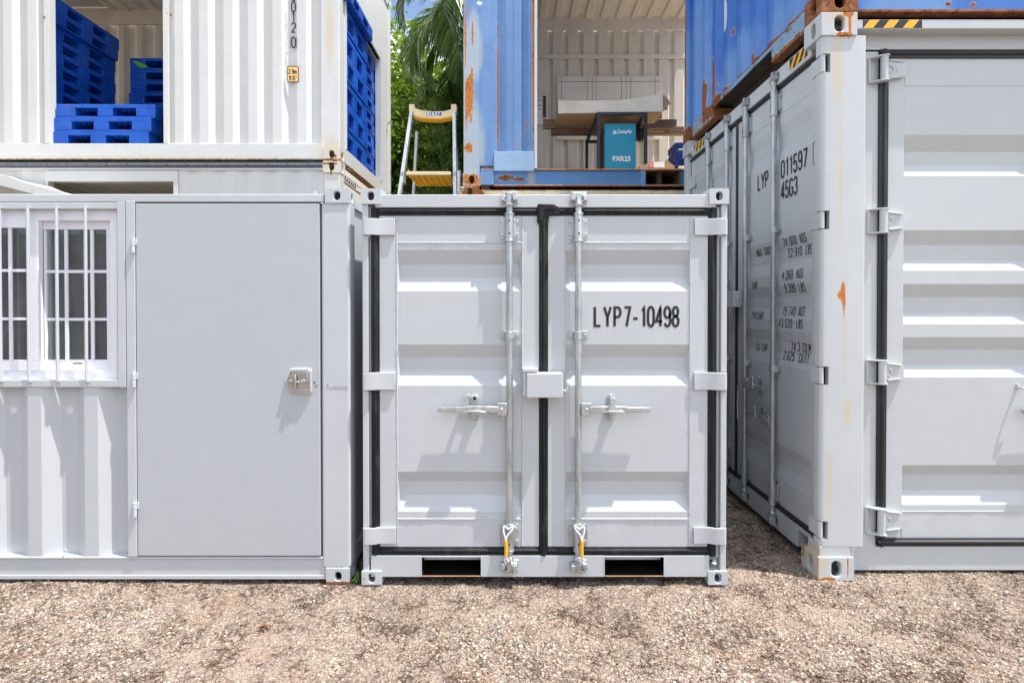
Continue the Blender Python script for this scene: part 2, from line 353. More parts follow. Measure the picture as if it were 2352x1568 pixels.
# ------------------------------------------------------------------ lettering: condensed stroke alphabet on a unit cell
def E(cx, cy, rx, ry, a0, a1, n=12): return [(cx + rx * math.cos(R(a0 + (a1 - a0) * i / n)), cy + ry * math.sin(R(a0 + (a1 - a0) * i / n))) for i in range(n + 1)]
O_ = E(.5, .72, .5, .28, 0, 180) + E(.5, .28, .5, .28, 180, 360); O_ = [O_ + [O_[0]]]
GL = {'0': O_, 'O': O_, '1': [[(.25, .80), (.58, .985), (.58, 0)]], '2': [E(.5, .72, .5, .28, 175, -28) + [(.03, .02), (1, .02)]],
 '3': [E(.48, .76, .46, .24, 165, -80) , E(.48, .27, .52, .27, 80, -165)], '4': [[(.74, 0), (.74, 1), (0, .26), (1.05, .26)]],
 '5': [[(.95, .98), (.14, .98), (.09, .52)] + E(.48, .30, .5, .30, 125, -165)], '6': [E(.5, .72, .5, .28, 25, 180) + E(.5, .28, .5, .28, 180, 540, 20)],
 '9': [E(.5, .28, .5, .28, 205, 360) + E(.5, .72, .5, .28, 0, 360, 20)], '7': [[(0, .98), (.98, .98), (.38, 0)]],
 '8': [E(.5, .76, .44, .24, -90, 270, 20), E(.5, .26, .5, .26, 90, 450, 20)], 'L': [[(.08, 1), (.08, .02), (.95, .02)]],
 'Y': [[(0, 1), (.5, .45), (1, 1)], [(.5, .45), (.5, 0)]], 'P': [[(.08, 0), (.08, .98), (.5, .98)] + E(.5, .73, .46, .25, 90, -90) + [(.08, .48)]],
 'R': [[(.08, 0), (.08, .98), (.5, .98)] + E(.5, .74, .44, .24, 90, -90) + [(.08, .5)], [(.5, .5), (.98, 0)]],
 'B': [[(.5, .52), (.08, .52), (.08, .98), (.5, .98)] + E(.5, .75, .4, .23, 90, -90) + E(.5, .27, .46, .25, 90, -90) + [(.08, .02), (.08, .52)]],
 'G': [E(.5, .72, .5, .28, 20, 180) + E(.5, .28, .5, .28, 180, 360) + [(1, .46), (.55, .46)]], 'C': [E(.5, .72, .5, .28, 15, 180) + E(.5, .28, .5, .28, 180, 345)],
 'S': [E(.5, .75, .45, .25, 20, 255, 14) + E(.5, .26, .5, .26, 75, -160, 14)], 'U': [[(.03, 1)] + E(.5, .28, .47, .28, 180, 360) + [(.97, 1)]],
 'D': [[(.08, .02), (.08, .98), (.4, .98)] + E(.4, .68, .56, .30, 90, 0) + E(.4, .32, .56, .30, 0, -90) + [(.08, .02)]],
 'M': [[(.0, 0), (.0, 1), (.5, .35), (1, 1), (1, 0)]], 'A': [[(0, 0), (.5, 1), (1, 0)], [(.2, .3), (.8, .3)]], 'X': [[(0, 1), (1, 0)], [(1, 1), (0, 0)]],
 'T': [[(0, .98), (1, .98)], [(.5, .98), (.5, 0)]], 'E': [[(.95, .98), (.08, .98), (.08, .02), (.95, .02)], [(.08, .52), (.8, .52)]],
 'F': [[(.95, .98), (.08, .98), (.08, 0)], [(.08, .52), (.8, .52)]], 'K': [[(.08, 1), (.08, 0)], [(1, 1), (.1, .42)], [(.38, .58), (1, 0)]],
 'I': [[(.5, 1), (.5, 0)]], '-': [[(.1, .4), (.9, .4)]], '.': [[(.2, .0), (.2, .11)]], "'": [[(.3, 1), (.25, .78)]], '"': [[(.2, 1), (.15, .8)], [(.6, 1), (.55, .8)]],
 'm': [[(0, 0), (0, .66)], [(0, .55)] + E(.27, .46, .24, .2, 150, 0, 6) + [(.51, 0)], [(.51, .5)] + E(.77, .46, .25, .2, 150, 0, 6) + [(1.02, 0)]],
 'p': [[(.05, -.3), (.05, .66)], E(.5, .33, .45, .33, 0, 360, 16)], 'o': [E(.5, .33, .48, .33, 0, 360, 16)], 'i': [[(.3, .66), (.3, 0)], [(.3, .84), (.3, .96)]],
 'r': [[(.1, .66), (.1, 0)], E(.6, .33, .5, .31, 175, 80, 6)]}
NARROW = {'.': .35, "'": .5, '"': .7, 'I': .5, '1': .82, 'i': .45, 'r': .75}
def text(mb, st, u0, w0, h, cw, stroke, gap, dfun=lambda w_: 0.0, lift=0.0012, mi=None, sgn=1):
    u = u0
    def resample(pl):
        out_ = [pl[0]]
        for a, b in zip(pl, pl[1:]):
            L = math.hypot((b[0] - a[0]) * cw, (b[1] - a[1]) * h); n = max(1, int(L / 0.012))
            for i in range(1, n + 1): out_.append((a[0] + (b[0] - a[0]) * i / n, a[1] + (b[1] - a[1]) * i / n))
        return out_
    for ch in st:
        if ch == ' ': u += (cw * .8 + gap); continue
        k = NARROW.get(ch, 1.35 if ch == 'm' else 1.0)
        for pl in GL[ch]:
            q = [(u + x * cw * (1.35 if ch == 'm' else 1) * (1 if ch not in NARROW else 1), w0 + y * h) for x, y in resample(pl)]
            n = len(q); P = []
            cl = math.hypot(q[0][0] - q[-1][0], q[0][1] - q[-1][1]) < 1e-6 and n > 3
            for i, (x, y) in enumerate(q):
                if cl: a = q[i - 1] if i > 0 else q[-2]; b = q[i + 1] if i < n - 1 else q[1]
                else: a = q[max(0, i - 1)]; b = q[min(n - 1, i + 1)]
                d1 = Vector((x - a[0], y - a[1])); d2 = Vector((b[0] - x, b[1] - y))
                if d1.length < 1e-9: d1 = d2
                if d2.length < 1e-9: d2 = d1
                d1.normalize(); d2.normalize(); t = (d1 + d2)
                if t.length < 1e-6: t = d1
                t.normalize(); c = max(0.45, t.dot(d1)); nx, ny = -t.y * stroke / 2 / c, t.x * stroke / 2 / c
                P.append((x + nx, y + ny, dfun(y + ny) + lift)); P.append((x - nx, y - ny, dfun(y - ny) + lift))
            mb.add(P, [(2 * i, 2 * i + 1, 2 * i + 3, 2 * i + 2) for i in range(n - 1)], mi)
        u += k * cw + gap
    return u
def hazard(mb, u0, u1, w0, w1, d, n=3):
    """slanted black and yellow stripes: material 0 black ground, 1 yellow bars"""
    mb.box(u0, u1, w0, w1, d, d + 0.0008, 0); L = (u1 - u0); p = L / n; sl_ = (w1 - w0) * .8
    for i in range(n):
        a = u0 + p * i + p * .02; b = a + p * .5
        mb.prism([(a, w0), (b, w0), (min(u1, b + sl_), w1), (min(u1, a + sl_), w1)], d + 0.0009, d + 0.0016, 1)
# ------------------------------------------------------------------ ground
def soil(N, c, k):
    """damp dark soil in ragged patches, pale dust in others"""
    a = N.noise(2.2, 7, .72); b_ = N.noise(9, 6, .7); c_ = N.noise(70, 6, .75)
    v = N.math('ADD', N.math('MULTIPLY', a, .32), N.math('ADD', N.math('MULTIPLY', b_, .24), N.math('MULTIPLY', c_, .44)))
    c = N.mix(N.ramp(N.noise(1.15, 6, .65), [(.50, 0.0), (.62, .6)]), c, (.48, .36, .29))
    c = N.mix(N.ramp(v, [(.515, 0.0), (.565, k)]), c, (.085, .052, .033))
    w_ = N.n("TexNoise"); w_.inputs['Scale'].default_value = 14; w_.inputs['Detail'].default_value = 5; N.L(N.pos(), w_.inputs['Vector'])
    sc_ = N.n("VectorMath", operation='SCALE'); N.L(w_.outputs['Color'], sc_.inputs[0]); sc_.inputs['Scale'].default_value = .09
    ad = N.n("VectorMath", operation='ADD'); N.L(N.pos(), ad.inputs[0]); N.L(sc_.outputs[0], ad.inputs[1])
    vo = N.n("TexVoronoi", feature='DISTANCE_TO_EDGE'); vo.inputs['Scale'].default_value = 26; N.L(ad.outputs[0], vo.inputs['Vector'])
    ck = N.math('MULTIPLY', N.ramp(vo.outputs['Distance'], [(.03, 1.0), (.11, 0.0)]), N.ramp(N.math('ADD', N.math('MULTIPLY', a, .5), N.math('MULTIPLY', b_, .5)), [(.44, 0.0), (.55, k * 1.15)]))
    c = N.mix(N.ramp(N.noise(3.1, 7, .7), [(.55, 0.0), (.70, .45)]), c, (.34, .185, .10))
    return N.mix(ck, c, (.065, .040, .026))
def mk_ground():
    N = NT('crushed_aggregate'); p = N.p
    vo = N.n("TexVoronoi"); vo.inputs['Scale'].default_value = 120; N.L(N.pos(), vo.inputs['Vector'])
    vo2 = N.n("TexVoronoi"); vo2.inputs['Scale'].default_value = 260; N.L(N.pos(), vo2.inputs['Vector'])
    sx = N.n("SeparateXYZ"); N.L(vo.outputs['Color'], sx.inputs[0]); sx2 = N.n("SeparateXYZ"); N.L(vo2.outputs['Color'], sx2.inputs[0])
    st = [(0.0, (0.07, 0.065, 0.06)), (0.25, (0.21, 0.155, 0.12)), (0.5, (0.38, 0.285, 0.225)), (0.75, (0.48, 0.37, 0.295)), (1.0, (0.66, 0.57, 0.48))]
    c = N.mix(0.5, N.ramp(sx.outputs[0], st), N.ramp(sx2.outputs[0], st))
    c = soil(N, c, .8)
    N.L(c, p.inputs['Base Color']); p.inputs['Roughness'].default_value = 0.95; p.inputs['Specular IOR Level'].default_value = 0.2
    N.bump(N.math('ADD', vo.outputs['Distance'], N.math('MULTIPLY', vo2.outputs['Distance'], 0.6)), 0.9, 0.012); return N.m
M['ground'] = mk_ground()
def vnoise(x, y, seed):
    r = np.random.default_rng(seed).random((257, 257)); xi = np.floor(x).astype(int); yi = np.floor(y).astype(int); fx = x - xi; fy = y - yi
    fx = fx * fx * (3 - 2 * fx); fy = fy * fy * (3 - 2 * fy); g_ = lambda i, j: r[(xi + i) % 257, (yi + j) % 257]
    return (g_(0, 0) * (1 - fx) + g_(1, 0) * fx) * (1 - fy) + (g_(0, 1) * (1 - fx) + g_(1, 1) * fx) * fy
def gheight(x, y):
    h = .010 * (vnoise(x * 3, y * 3, 1) - .5) + .009 * (vnoise(x * 11, y * 11, 2) - .5) + .005 * (vnoise(x * 34, y * 34, 3) - .5) + .003 * (vnoise(x * 70, y * 70, 4) - .5)
    return h - .004
gx = np.concatenate([[-60, -30, -15, -8, -5, -3.6], np.linspace(-3.3, 3.3, 520), [3.6, 5, 8, 15, 30, 60]])
gy = np.concatenate([[-40, -20, -8, -3, 0, 1], np.linspace(1.6, 3.5, 170), np.linspace(3.55, 6.0, 60), [6.5, 8, 12, 20, 40, 80]])
GX, GY = np.meshgrid(gx, gy); GZ = gheight(GX, GY); nx, ny = len(gx), len(gy)
idx = np.arange(nx * ny).reshape(ny, nx); q = np.stack([idx[:-1, :-1], idx[:-1, 1:], idx[1:, 1:], idx[1:, :-1]], -1).reshape(-1, 4)
me = bpy.data.meshes.new('ground'); V = np.stack([GX, GY, GZ], -1).reshape(-1, 3); me.vertices.add(len(V)); me.vertices.foreach_set('co', V.astype(np.float32).ravel())
me.loops.add(q.size); me.loops.foreach_set('vertex_index', q.ravel().astype(np.int32)); me.polygons.add(len(q)); me.polygons.foreach_set('loop_start', np.arange(0, q.size, 4, dtype=np.int32)); me.polygons.foreach_set('loop_total', np.full(len(q), 4, np.int32)); me.update()
me.materials.append(M['ground']); go = bpy.data.objects.new('ground', me); COL.objects.link(go); structure(go)
def mk_stones():
    N = NT('loose_stone'); p = N.p; at = N.n("Attribute"); at.attribute_name = 'tint'
    c = N.ramp(at.outputs['Fac'], [(0.0, (0.055, 0.055, 0.058)), (0.16, (0.15, 0.15, 0.155)), (0.26, (0.24, 0.17, 0.125)), (0.45, (0.43, 0.315, 0.235)), (0.62, (0.50, 0.39, 0.305)), (0.8, (0.56, 0.465, 0.38)), (0.93, (0.70, 0.60, 0.50)), (0.97, (0.42, 0.24, 0.14)), (1.0, (0.50, 0.44, 0.38))])
    c = soil(N, c, .62)
    N.L(c, p.inputs['Base Color']); p.inputs['Roughness'].default_value = 0.85; p.inputs['Specular IOR Level'].default_value = 0.25; return N.m
M['stone'] = mk_stones()
def stones(name, n, x0, x1, y0, y1, r0, r1):
    base = np.array([(1, 0, 0), (-1, 0, 0), (0, 1, 0), (0, -1, 0), (0, 0, 1), (0, 0, -1)], float)
    fc = np.array([(0, 2, 4), (2, 1, 4), (1, 3, 4), (3, 0, 4), (2, 0, 5), (1, 2, 5), (3, 1, 5), (0, 3, 5)])
    qx = x0 + (x1 - x0) * RNG.random(3 * n); qy = y0 + (y1 - y0) * RNG.random(3 * n)
    dens = vnoise(qx * 2.1, qy * 2.1, 11) * .6 + vnoise(qx * 7, qy * 7, 12) * .4; keep = RNG.random(3 * n) < np.clip((dens - .28) * 2.2, .12, 1); px, py = qx[keep][:n], qy[keep][:n]; n = len(px)
    r = r0 + (r1 - r0) * RNG.random(n) ** 4.2
    V = base[None] * (0.6 + 0.8 * RNG.random((n, 6, 1))) + RNG.normal(0, .22, (n, 6, 3))
    a = RNG.random(n) * 6.283; ca, sa = np.cos(a), np.sin(a)
    tl = RNG.normal(0, .3, n); ct, st = np.cos(tl), np.sin(tl)
    x, y, z = V[..., 0], V[..., 1], V[..., 2] * .42
    y, z = y * ct[:, None] - z * st[:, None], y * st[:, None] + z * ct[:, None]
    x, y = x * ca[:, None] - y * sa[:, None], x * sa[:, None] + y * ca[:, None]
    pz = gheight(px, py)
    V = np.stack([x * r[:, None] + px[:, None], y * r[:, None] + py[:, None], z * r[:, None] + (pz + r * .05)[:, None]], -1).reshape(-1, 3)
    Fi = (fc[None] + (np.arange(n) * 6)[:, None, None]).reshape(-1, 3)
    me = bpy.data.meshes.new(name); me.vertices.add(len(V)); me.vertices.foreach_set('co', V.ravel())
    me.loops.add(Fi.size); me.loops.foreach_set('vertex_index', Fi.ravel().astype(np.int32))
    me.polygons.add(len(Fi)); me.polygons.foreach_set('loop_start', np.arange(0, Fi.size, 3, dtype=np.int32)); me.polygons.foreach_set('loop_total', np.full(len(Fi), 3, np.int32))
    me.update(); me.materials.append(M['stone'])
    at = me.attributes.new('tint', 'FLOAT', 'FACE'); at.data.foreach_set('value', np.repeat(RNG.random(n), 8).astype(np.float32))
    o = bpy.data.objects.new(name, me); COL.objects.link(o); o['kind'] = 'stuff'; return o
stones('gravel', 120000, -3.1, 3.1, 1.7, 3.3, .0016, .0105)
stones('gravel', 12000, 0.95, 1.75, 3.3, 6.0, .003, .015)

# ------------------------------------------------------------------ container hardware shared by doors
def bracket(parent, T, u, w0, w1, d=0.0):
    b = MB(T); b.prism(rrect(u - .049, u + .049, w0, w1, .012), d, d + .005)
    b.prism(rrect(u - .034, u + .034, w0 + .012, w1 - .012, .004), d + .005, d + .014)
    b.rod((u, w0 - .004, .030), (u, w1 + .004, .030), .0225, 20)
    for w_ in (w0 - .014, w1 + .004): b.rod((u, w_, .030), (u, w_ + .010, .030), .0245, 20)
    for du in (-.036, .036):
        for w_ in (w0 + .026, w1 - .026): b.hexb(u + du, w_, d + .005, d + .015, .0095)
    o = b.build('rod_bracket', 'galv', parent, bevel=.001, smooth=True)
    h = MB(T); h.rod((u, w0 + .026, .0505), (u, w0 + .026, .0535), .0045, 10); h.build('grease_port', 'dark', parent); h = MB(T)
    h.rod((u, w1 - .026, .0505), (u, w1 - .026, .0535), .0045, 10); h.build('grease_port', 'dark', parent)
    return o
def clamp(parent, T, u, w0, w1):
    b = MB(T); b.prism(rrect(u - .052, u + .052, w0, w1, .010), 0, .005)
    P = [(u + .0225 * math.cos(t), .028 + .0225 * math.sin(t)) for t in [math.pi * i / 12 for i in range(13)]]
    P = [(u + .024, .004)] + P + [(u - .024, .004)]; b.prism_w(P, w0 + .001, w1 - .001)
    for du in (-.037, .037): b.hexb(u + du, (w0 + w1) / 2, .005, .014, .0095)
    return b.build('rod_clamp', 'galv', parent, bevel=.001, smooth=True)
def cam_end(parent, T, u, w, s, mir=1, d=0.03):
    """cam and keeper at a rod end; s = +1 top, -1 bottom"""
    b = MB(T)
    b.path([(u, w - s * .052, d), (u, w - s * .036, d), (u, w - s * .026, d), (u, w - s * .012, d)], [.017, .0235, .021, .015], 16)
    b.obox(u, w + s * .004, d + .003, .013, .022, .013)
    b.obox(u + mir * .026, w + s * .004, d + .012, .012, .021, .018, .12 * mir)
    b.obox(u - mir * .032, w - s * .002, d + .002, .010, .015, .014, -.2 * mir)
    b.prism([(u - .040, w - s * .018), (u - .012, w - s * .024), (u + .012, w - s * .024), (u + .042, w - s * .018), (u + .028, w - s * .010), (u - .028, w - s * .010)], d - .012, d + .010)
    b.prism([(u - .040, w + s * .026), (u - .030, w + s * .019), (u + .038, w + s * .019), (u + .043, w + s * .028), (u + .01, w + s * .030)], d - .010, d + .010)
    b.prism([(u - .046, w - s * .026), (u + .046, w - s * .026), (u + .040, w + s * .022), (u - .036, w + s * .022)], d - .030, d - .014)
    return b.build('cam_lock', 'cast', parent, bevel=.003, smooth=True)
def lock_rod(parent, T, u, wt, wb, brackets, clamps, mir=1):
    b = MB(T); b.rod((u, wb + .04, .030), (u, wt - .04, .030), .0165, 24); b.build('locking_rod', 'galv', parent, smooth=True)
    for a, c in brackets: bracket(parent, T, u, a, c)
    for a, c in clamps: clamp(parent, T, u, a, c)
    cam_end(parent, T, u, wt, 1, mir); cam_end(parent, T, u, wb, -1, mir)
def handle(parent, T, u, w, mir, L=.335, up=False, uc=.118):
    """lever hinged on the rod at u, reaching mir*L; catch plate at uc"""
    m = lambda x: u + mir * x
    b = MB(T)
    b.prism(rrect(min(m(.012), m(.064)), max(m(.012), m(.064)), w - .033, w + .033, .007), .022, .052)
    b.rod((m(.040), w, .050), (m(.040), w, .0565), .008, 12)
    d0, d1 = .030, .054
    b.prism([(m(.055), w - .016), (m(.105), w - .017), (m(.14), w - .012), (m(.20), w - .011), (m(.238), w - .016), (m(L), w - .011), (m(L), w + .009), (m(.235), w + .014), (m(.20), w + .018), (m(.12), w + .017), (m(.055), w + .015)], d0, d1)
    b.prism([(m(.115), w - .011), (m(.15), w - .003), (m(.21), w - .003), (m(.232), w - .011)], d1, d1 + .016)
    lv = b.build('door_lever', 'cast', parent, bevel=.003, smooth=True)
    p = MB(T); cu = m(uc)
    p.prism(slot(cu, w + .003, .0225, .066), 0, .006); p.box(cu - .018, cu + .018, w - .032, w - .013, .006, .046)
    p.prism_u([(w - .030, .006), (w - .014, .006), (w - .010, .036), (w - .030, .036)], cu - .017, cu + .017)
    p.hexb(cu, w - .045, .006, .016, .011); p.hexb(cu, w + .050, .006, .022, .011)
    p.build('lever_catch', 'galv', parent, bevel=.002, smooth=True)
    f = MB(T)
    if up:
        q = lambda x, y: (cu + mir * x, w + y)
        f.prism([q(-.020, .044), q(-.006, .032), q(.022, .046), q(.040, .050), q(.052, .034), q(.056, .052), q(.050, .066), q(.030, .077), q(.022, .064), q(.0, .070), q(-.018, .064)], .012, .022)
        f.prism([q(.030, .052), q(.050, .036), q(.057, .054), q(.046, .070), q(.030, .078)], .022, .050)
    else:
        f.prism([(cu - .016, w + .055), (cu - .013, w + .02), (cu - .026, w), (cu - .008, w - .016), (cu + .008, w - .016), (cu + .026, w), (cu + .013, w + .02), (cu + .016, w + .055), (cu, w + .066)], .054, .066)
    f.build('catch_flap', 'galv', parent, bevel=.003, smooth=True)
def weld(mb, p0, p1, r=.0028, n=40):
    P = [Vector(p0).lerp(Vector(p1), i / n) for i in range(n + 1)]
    mb.path(P, [r * (0.7 + 0.6 * random.random()) for _ in P], 6)
def gasket_bar(mb, a0, a1, b0, b1, d, vert=True, thick=.012):
    """ribbed rubber strip; a = across, b = along"""
    wd = a1 - a0
    pr = [(a0, d - .01), (a0, d + thick * .55), (a0 + wd * .30, d + thick * .55), (a0 + wd * .36, d + thick), (a0 + wd * .52, d + thick * 1.25), (a0 + wd * .70, d + thick), (a0 + wd * .76, d + thick * .5), (a1, d + thick * .35), (a1, d - .01)]
    (mb.prism_w if vert else mb.prism_u)(pr, b0, b1)

# ------------------------------------------------------------------ small double-door container (centre)
YM = 2.915; sM = YM / 2320
um = lambda x: (x - 2065) * sM
wm = lambda y: 1.403 - (y - 1226) * sM
G3 = 'small containers in the front row'
mini = thing('shipping_container', 'small light grey container with closed double doors lettered LYP7-10498 and black seals', 'container', (um(2178), YM + 1, 0))
xl, xr = um(1449), um(2908); ztop = wm(779)
TM = F_front(YM)
b = MB()
b.box(xl + .03, xr - .03, .13, ztop - .01, YM + 2.0, YM + 2.03); b.box(xl + .012, xl + .03, .05, ztop - .02, YM + .11, YM + 2.03); b.box(xr - .03, xr - .012, .05, ztop - .02, YM + .11, YM + 2.03)
b.box(xl + .03, xr - .03, ztop - .04, ztop - .012, YM + .07, YM + 2.0); b.box(xl + .03, xr - .03, .10, .128, YM + .062, YM + 2.0)
b.build('shell', 'grey', mini)
b = MB(TM); b.box(um(1500), um(2862), wm(831), ztop, -.07, 0); b.build('top_rail', 'grey', mini, bevel=.004)
b = MB(TM)                                                    # sill with two fork pockets
s0, s1 = wm(2308), wm(2226); fa, fb, fc_, fd = um(1685), um(1922), um(2420), um(2657); ft, fbm = wm(2232), wm(2307)
for a, c in ((um(1480), fa), (fb, fc_), (fd, um(2840))): b.box(a, c, s0 - .004, s1, -.06, 0)
for a, c in ((fa, fb), (fc_, fd)):
    b.box(a - .002, c + .002, fbm - .004, fbm + .0005, -.004, .0018, 1); b.box(a - .004, c + .004, ft, ft + .006, -.06, .0015)
    b.box(a - .005, a, fbm, ft, -.06, .0015); b.box(c, c + .005, fbm, ft, -.06, .0015)
M['rust_edge'] = paint('rust_edged_lip', (.42, .22, .10), .8, .3, dirt=.5, dirtcol=(.5, .5, .5), speck=.12, bright=True)
b.build('bottom_rail', ['grey', 'rust_edge'], mini, bevel=.0015)
M['pocket'] = paint('pocket_shade_black', (0.008, 0.008, 0.008), 0.9, 0.2, dirt=0, speck=0.06, spec=.1, bump=.2)  # shade inside the pockets is put into the near-black colour
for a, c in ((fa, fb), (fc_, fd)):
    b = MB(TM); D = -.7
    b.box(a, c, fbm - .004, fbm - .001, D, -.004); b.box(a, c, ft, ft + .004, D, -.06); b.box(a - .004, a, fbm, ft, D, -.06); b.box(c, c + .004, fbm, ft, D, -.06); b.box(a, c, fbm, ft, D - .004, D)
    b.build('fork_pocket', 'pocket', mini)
for side in (0, 1):
    a, c = (um(1449), um(1473)) if side == 0 else (um(2884), um(2908))
    m_ = (lambda x: x) if side == 0 else (lambda x: um(2357) - x + um(2000))
    b = MB(TM)
    hy = [(875, 941), (1489, 1559), (2111, 2177)]
    segs = [(wm(818), wm(hy[0][0]) + .002)] + [(wm(hy[i][1]) - .002, wm(hy[i + 1][0]) + .002) for i in range(2)] + [(wm(hy[2][1]) - .002, wm(2290))]
    for t, bt in segs: b.box(a, c, bt, t, -.06, 0)
    i0, i1 = (c, um(1484)) if side == 0 else (um(2868), a)
    b.box(i0, i1, wm(2240), wm(825), -.09, -.020)
    b.build('corner_post', 'grey', mini, bevel=.004)
    for t, bt in ((756, 818), (2286, 2340)):
        q = MB(); x0, x1 = (um(1445), um(1525)) if side == 0 else (um(2834), um(2912))
        q.casting(x0, x1, YM - .010, YM + .10, wm(bt), wm(t), .0165, .024 if t > 1000 else .022)
        q.build('corner_casting', 'grey', mini, bevel=.0035)
rows = [(862, 0), (998, 0), (1056, -1), (1110, -1), (1164, 0), (1378, 0), (1432, -1), (1485, -1), (1544, 0), (1890, 0), (1935, -1), (1991, -1), (2052, 0), (2193, 0)]
TD = F_front(YM + .012); DEP = .030
def mini_door(side):
    d = MB(TD)
    if side == 0: st = [(1515, 1586), (2089, 2157)]; pa, pb = 1586, 2089
    else: st = [(2190, 2260), (2763, 2835)]; pa, pb = 2260, 2763
    for a, c in st: d.box(um(a), um(c), wm(2193), wm(862), -.05, .0015)
    d.hpanel(um(pa), um(pb), [(wm(y), k * DEP) for y, k in rows], .016)
    d.box(um(pa), um(pb), wm(2193), wm(862), -.056, -.05)
    o = d.build('door', 'grey', mini, bevel=.004)
    wl = MB(TD)
    for y in (970, 2081): weld(wl, (um(pa), wm(y), 0), (um(pb), wm(y), 0), .0042, 60)
    for x in (pa, pb): weld(wl, (um(x), wm(2190), .001), (um(x), wm(865), .001), .0036, 110)
    wl.build('weld_seam', 'grey', o)
    gk = MB(TD)
    if side == 0:
        gasket_bar(gk, um(1482), um(1515), wm(2226), wm(829), 0); gasket_bar(gk, wm(862), wm(829), um(1515), um(2157), 0, False)
        gasket_bar(gk, wm(2226), wm(2193), um(1515), um(2157), -.002, False); gasket_bar(gk, um(2158), um(2192), wm(2228), wm(829), .003)
    else:
        gasket_bar(gk, um(2869), um(2835), wm(2231), wm(829), 0); gasket_bar(gk, wm(862), wm(829), um(2192), um(2835), 0, False)
        gasket_bar(gk, wm(2228), wm(2193), um(2192), um(2835), -.002, False)
        gk.prism([(um(2151), wm(817)), (um(2215), wm(818)), (um(2238), wm(832)), (um(2238), wm(860)), (um(2196), wm(862)), (um(2191), wm(903)), (um(2158), wm(903)), (um(2148), wm(888)), (um(2148), wm(826))], .004, .0165); gk.prism([(um(2151), wm(818)), (um(2212), wm(819)), (um(2226), wm(838)), (um(2178), wm(842)), (um(2172), wm(890)), (um(2154), wm(882))], .0165, .0225)
    gk.build('door_seal', 'rubber', o, bevel=.003, smooth=True)
    for (t, bt) in ((875, 941), (1489, 1559), (2111, 2177)):
        h = MB(TM); f = (lambda x: um(x)) if side == 0 else (lambda x: um(4357 - x))
        P = [(f(1462), .018), (f(1497), .017), (f(1516), .004), (f(1580), .004), (f(1580), -.009), (f(1511), -.009), (f(1495), .007), (f(1462), .004)]
        h.prism_w(P, wm(bt), wm(t)); h.rod((f(1463), wm(bt) , .002), (f(1463), wm(t), .002), .0165, 18)
        h.build('hinge', 'grey', o, bevel=.002, smooth=True)
    ux = um(2038) if side == 0 else um(2312); mir = 1 if side == 0 else -1
    lock_rod(o, TD, ux, wm(795), wm(2262), [(wm(958), wm(866)), (wm(2189), wm(2099))], [(wm(1356), wm(1324))], mir)
    handle(o, TD, ux, wm(1633), -mir, .355 if side == 0 else .355, side == 0, .175 if side == 0 else .168)
    if side == 1:
        tx = MB(TD); text(tx, 'LYP', um(2378), wm(1305), .097, .0335, .0130, .0165); tx.build('lettering', 'black', o, merge=False)
        tx = MB(TD); text(tx, '7-10498', um(2499), wm(1305), .097, .0285, .0130, .0165 - .0035)
        tx.build('lettering', 'black', o, merge=False)
    return o
dl = mini_door(0); dr = mini_door(1)
b = MB(TD); b.prism(rrect(um(2105), um(2247), wm(1581), wm(1486), .006), .018, .095); b.build('lock_box', 'grey', dr, bevel=.004)
b = MB(TD); b.box(um(2091), um(2105), wm(1578), wm(1482), 0, .078); b.box(um(2089), um(2150), wm(1482), wm(1468), 0, .085); b.build('lock_box_bracket', 'grey', dl, bevel=.003)
b = MB(TD); b.path([(um(2246), wm(1548), .05), (um(2252), wm(1558), .05), (um(2261), wm(1559), .05), (um(2267), wm(1552), .05), (um(2268), wm(1543), .05)], .0045, 8); b.build('hook', 'grey', dr, smooth=True)
# cable seals hanging on the two rods
for k, (x, mir) in enumerate(((2030, 1), (2318, -1))):
    q = lambda dx, y, dd: (um(x + mir * dx), wm(y), dd)
    c = thing('cable_seal', ['white cable seal with yellow tube looped on the rod of the unlettered door', 'white cable seal with yellow tube looped on the rod of the lettered door'][k], 'seal', (um(x), YM - .04, wm(2150)), 'cable seals on the locking rods')
    b = MB(TD); b.path([q(-15, 2092, .055), q(-16, 2115, .060), q(-8, 2140, .062), q(-6, 2152, .062)], .0042, 8); b.path([q(24, 2090, .056), q(18, 2108, .060), q(2, 2125, .064), q(-6, 2148, .062)], .0042, 8)
    b.path([q(-15, 2092, .055), q(5, 2104, .061), q(24, 2090, .056)], .0042, 8)
    b.build('wire', 'pvc', c, smooth=True); b = MB(TD); b.path([q(-6, 2212, .062), q(-12, 2228, .058), q(-6, 2246, .055), q(2, 2232, .06), q(-5, 2214, .062)], .0045, 8)
    b.build('wire_loop', 'pvc', c, smooth=True)
    b = MB(TD); b.path([q(-6, 2148, .062), q(-5, 2180, .063), q(-6, 2214, .062)], .0085, 10); b.build('tube', 'yellow', c, smooth=True)

# ------------------------------------------------------------------ site office container (front left)
YO = 2.93; sO = YO / 2320
uo = lambda x: (x - 2065) * sO
wo = lambda y: 1.403 - (y - 1226) * sO
TO = F_front(YO)
off = thing('office_container', 'light grey site office container with plain flush steel door and barred white window', 'container', (uo(700), YO + 1, 0))
xo0 = -3.9; xo1 = uo(1399)
b = MB(); b.box(xo1 - .045, xo1 - .025, .12, wo(805), YO + .09, YO + 2.0); b.box(xo0, xo1 - .045, .1, wo(790), YO + 2.0, YO + 2.02)
b.box(xo0, xo0 + .02, .1, wo(800), YO + .05, YO + 2.0); b.box(xo0 + .02, xo1 - .045, wo(792) - .03, wo(792), YO + .07, YO + 2.0); b.box(xo0 + .02, xo1 - .045, .09, .115, YO + .07, YO + 2.0)
b.box(xo1 - .05, xo1 - .01, .055, .14, YO + .10, YO + 2.0); b.box(xo1 - .05, xo1 - .012, wo(815), wo(780), YO + .10, YO + 2.0)
b.build('shell', 'grey', off)
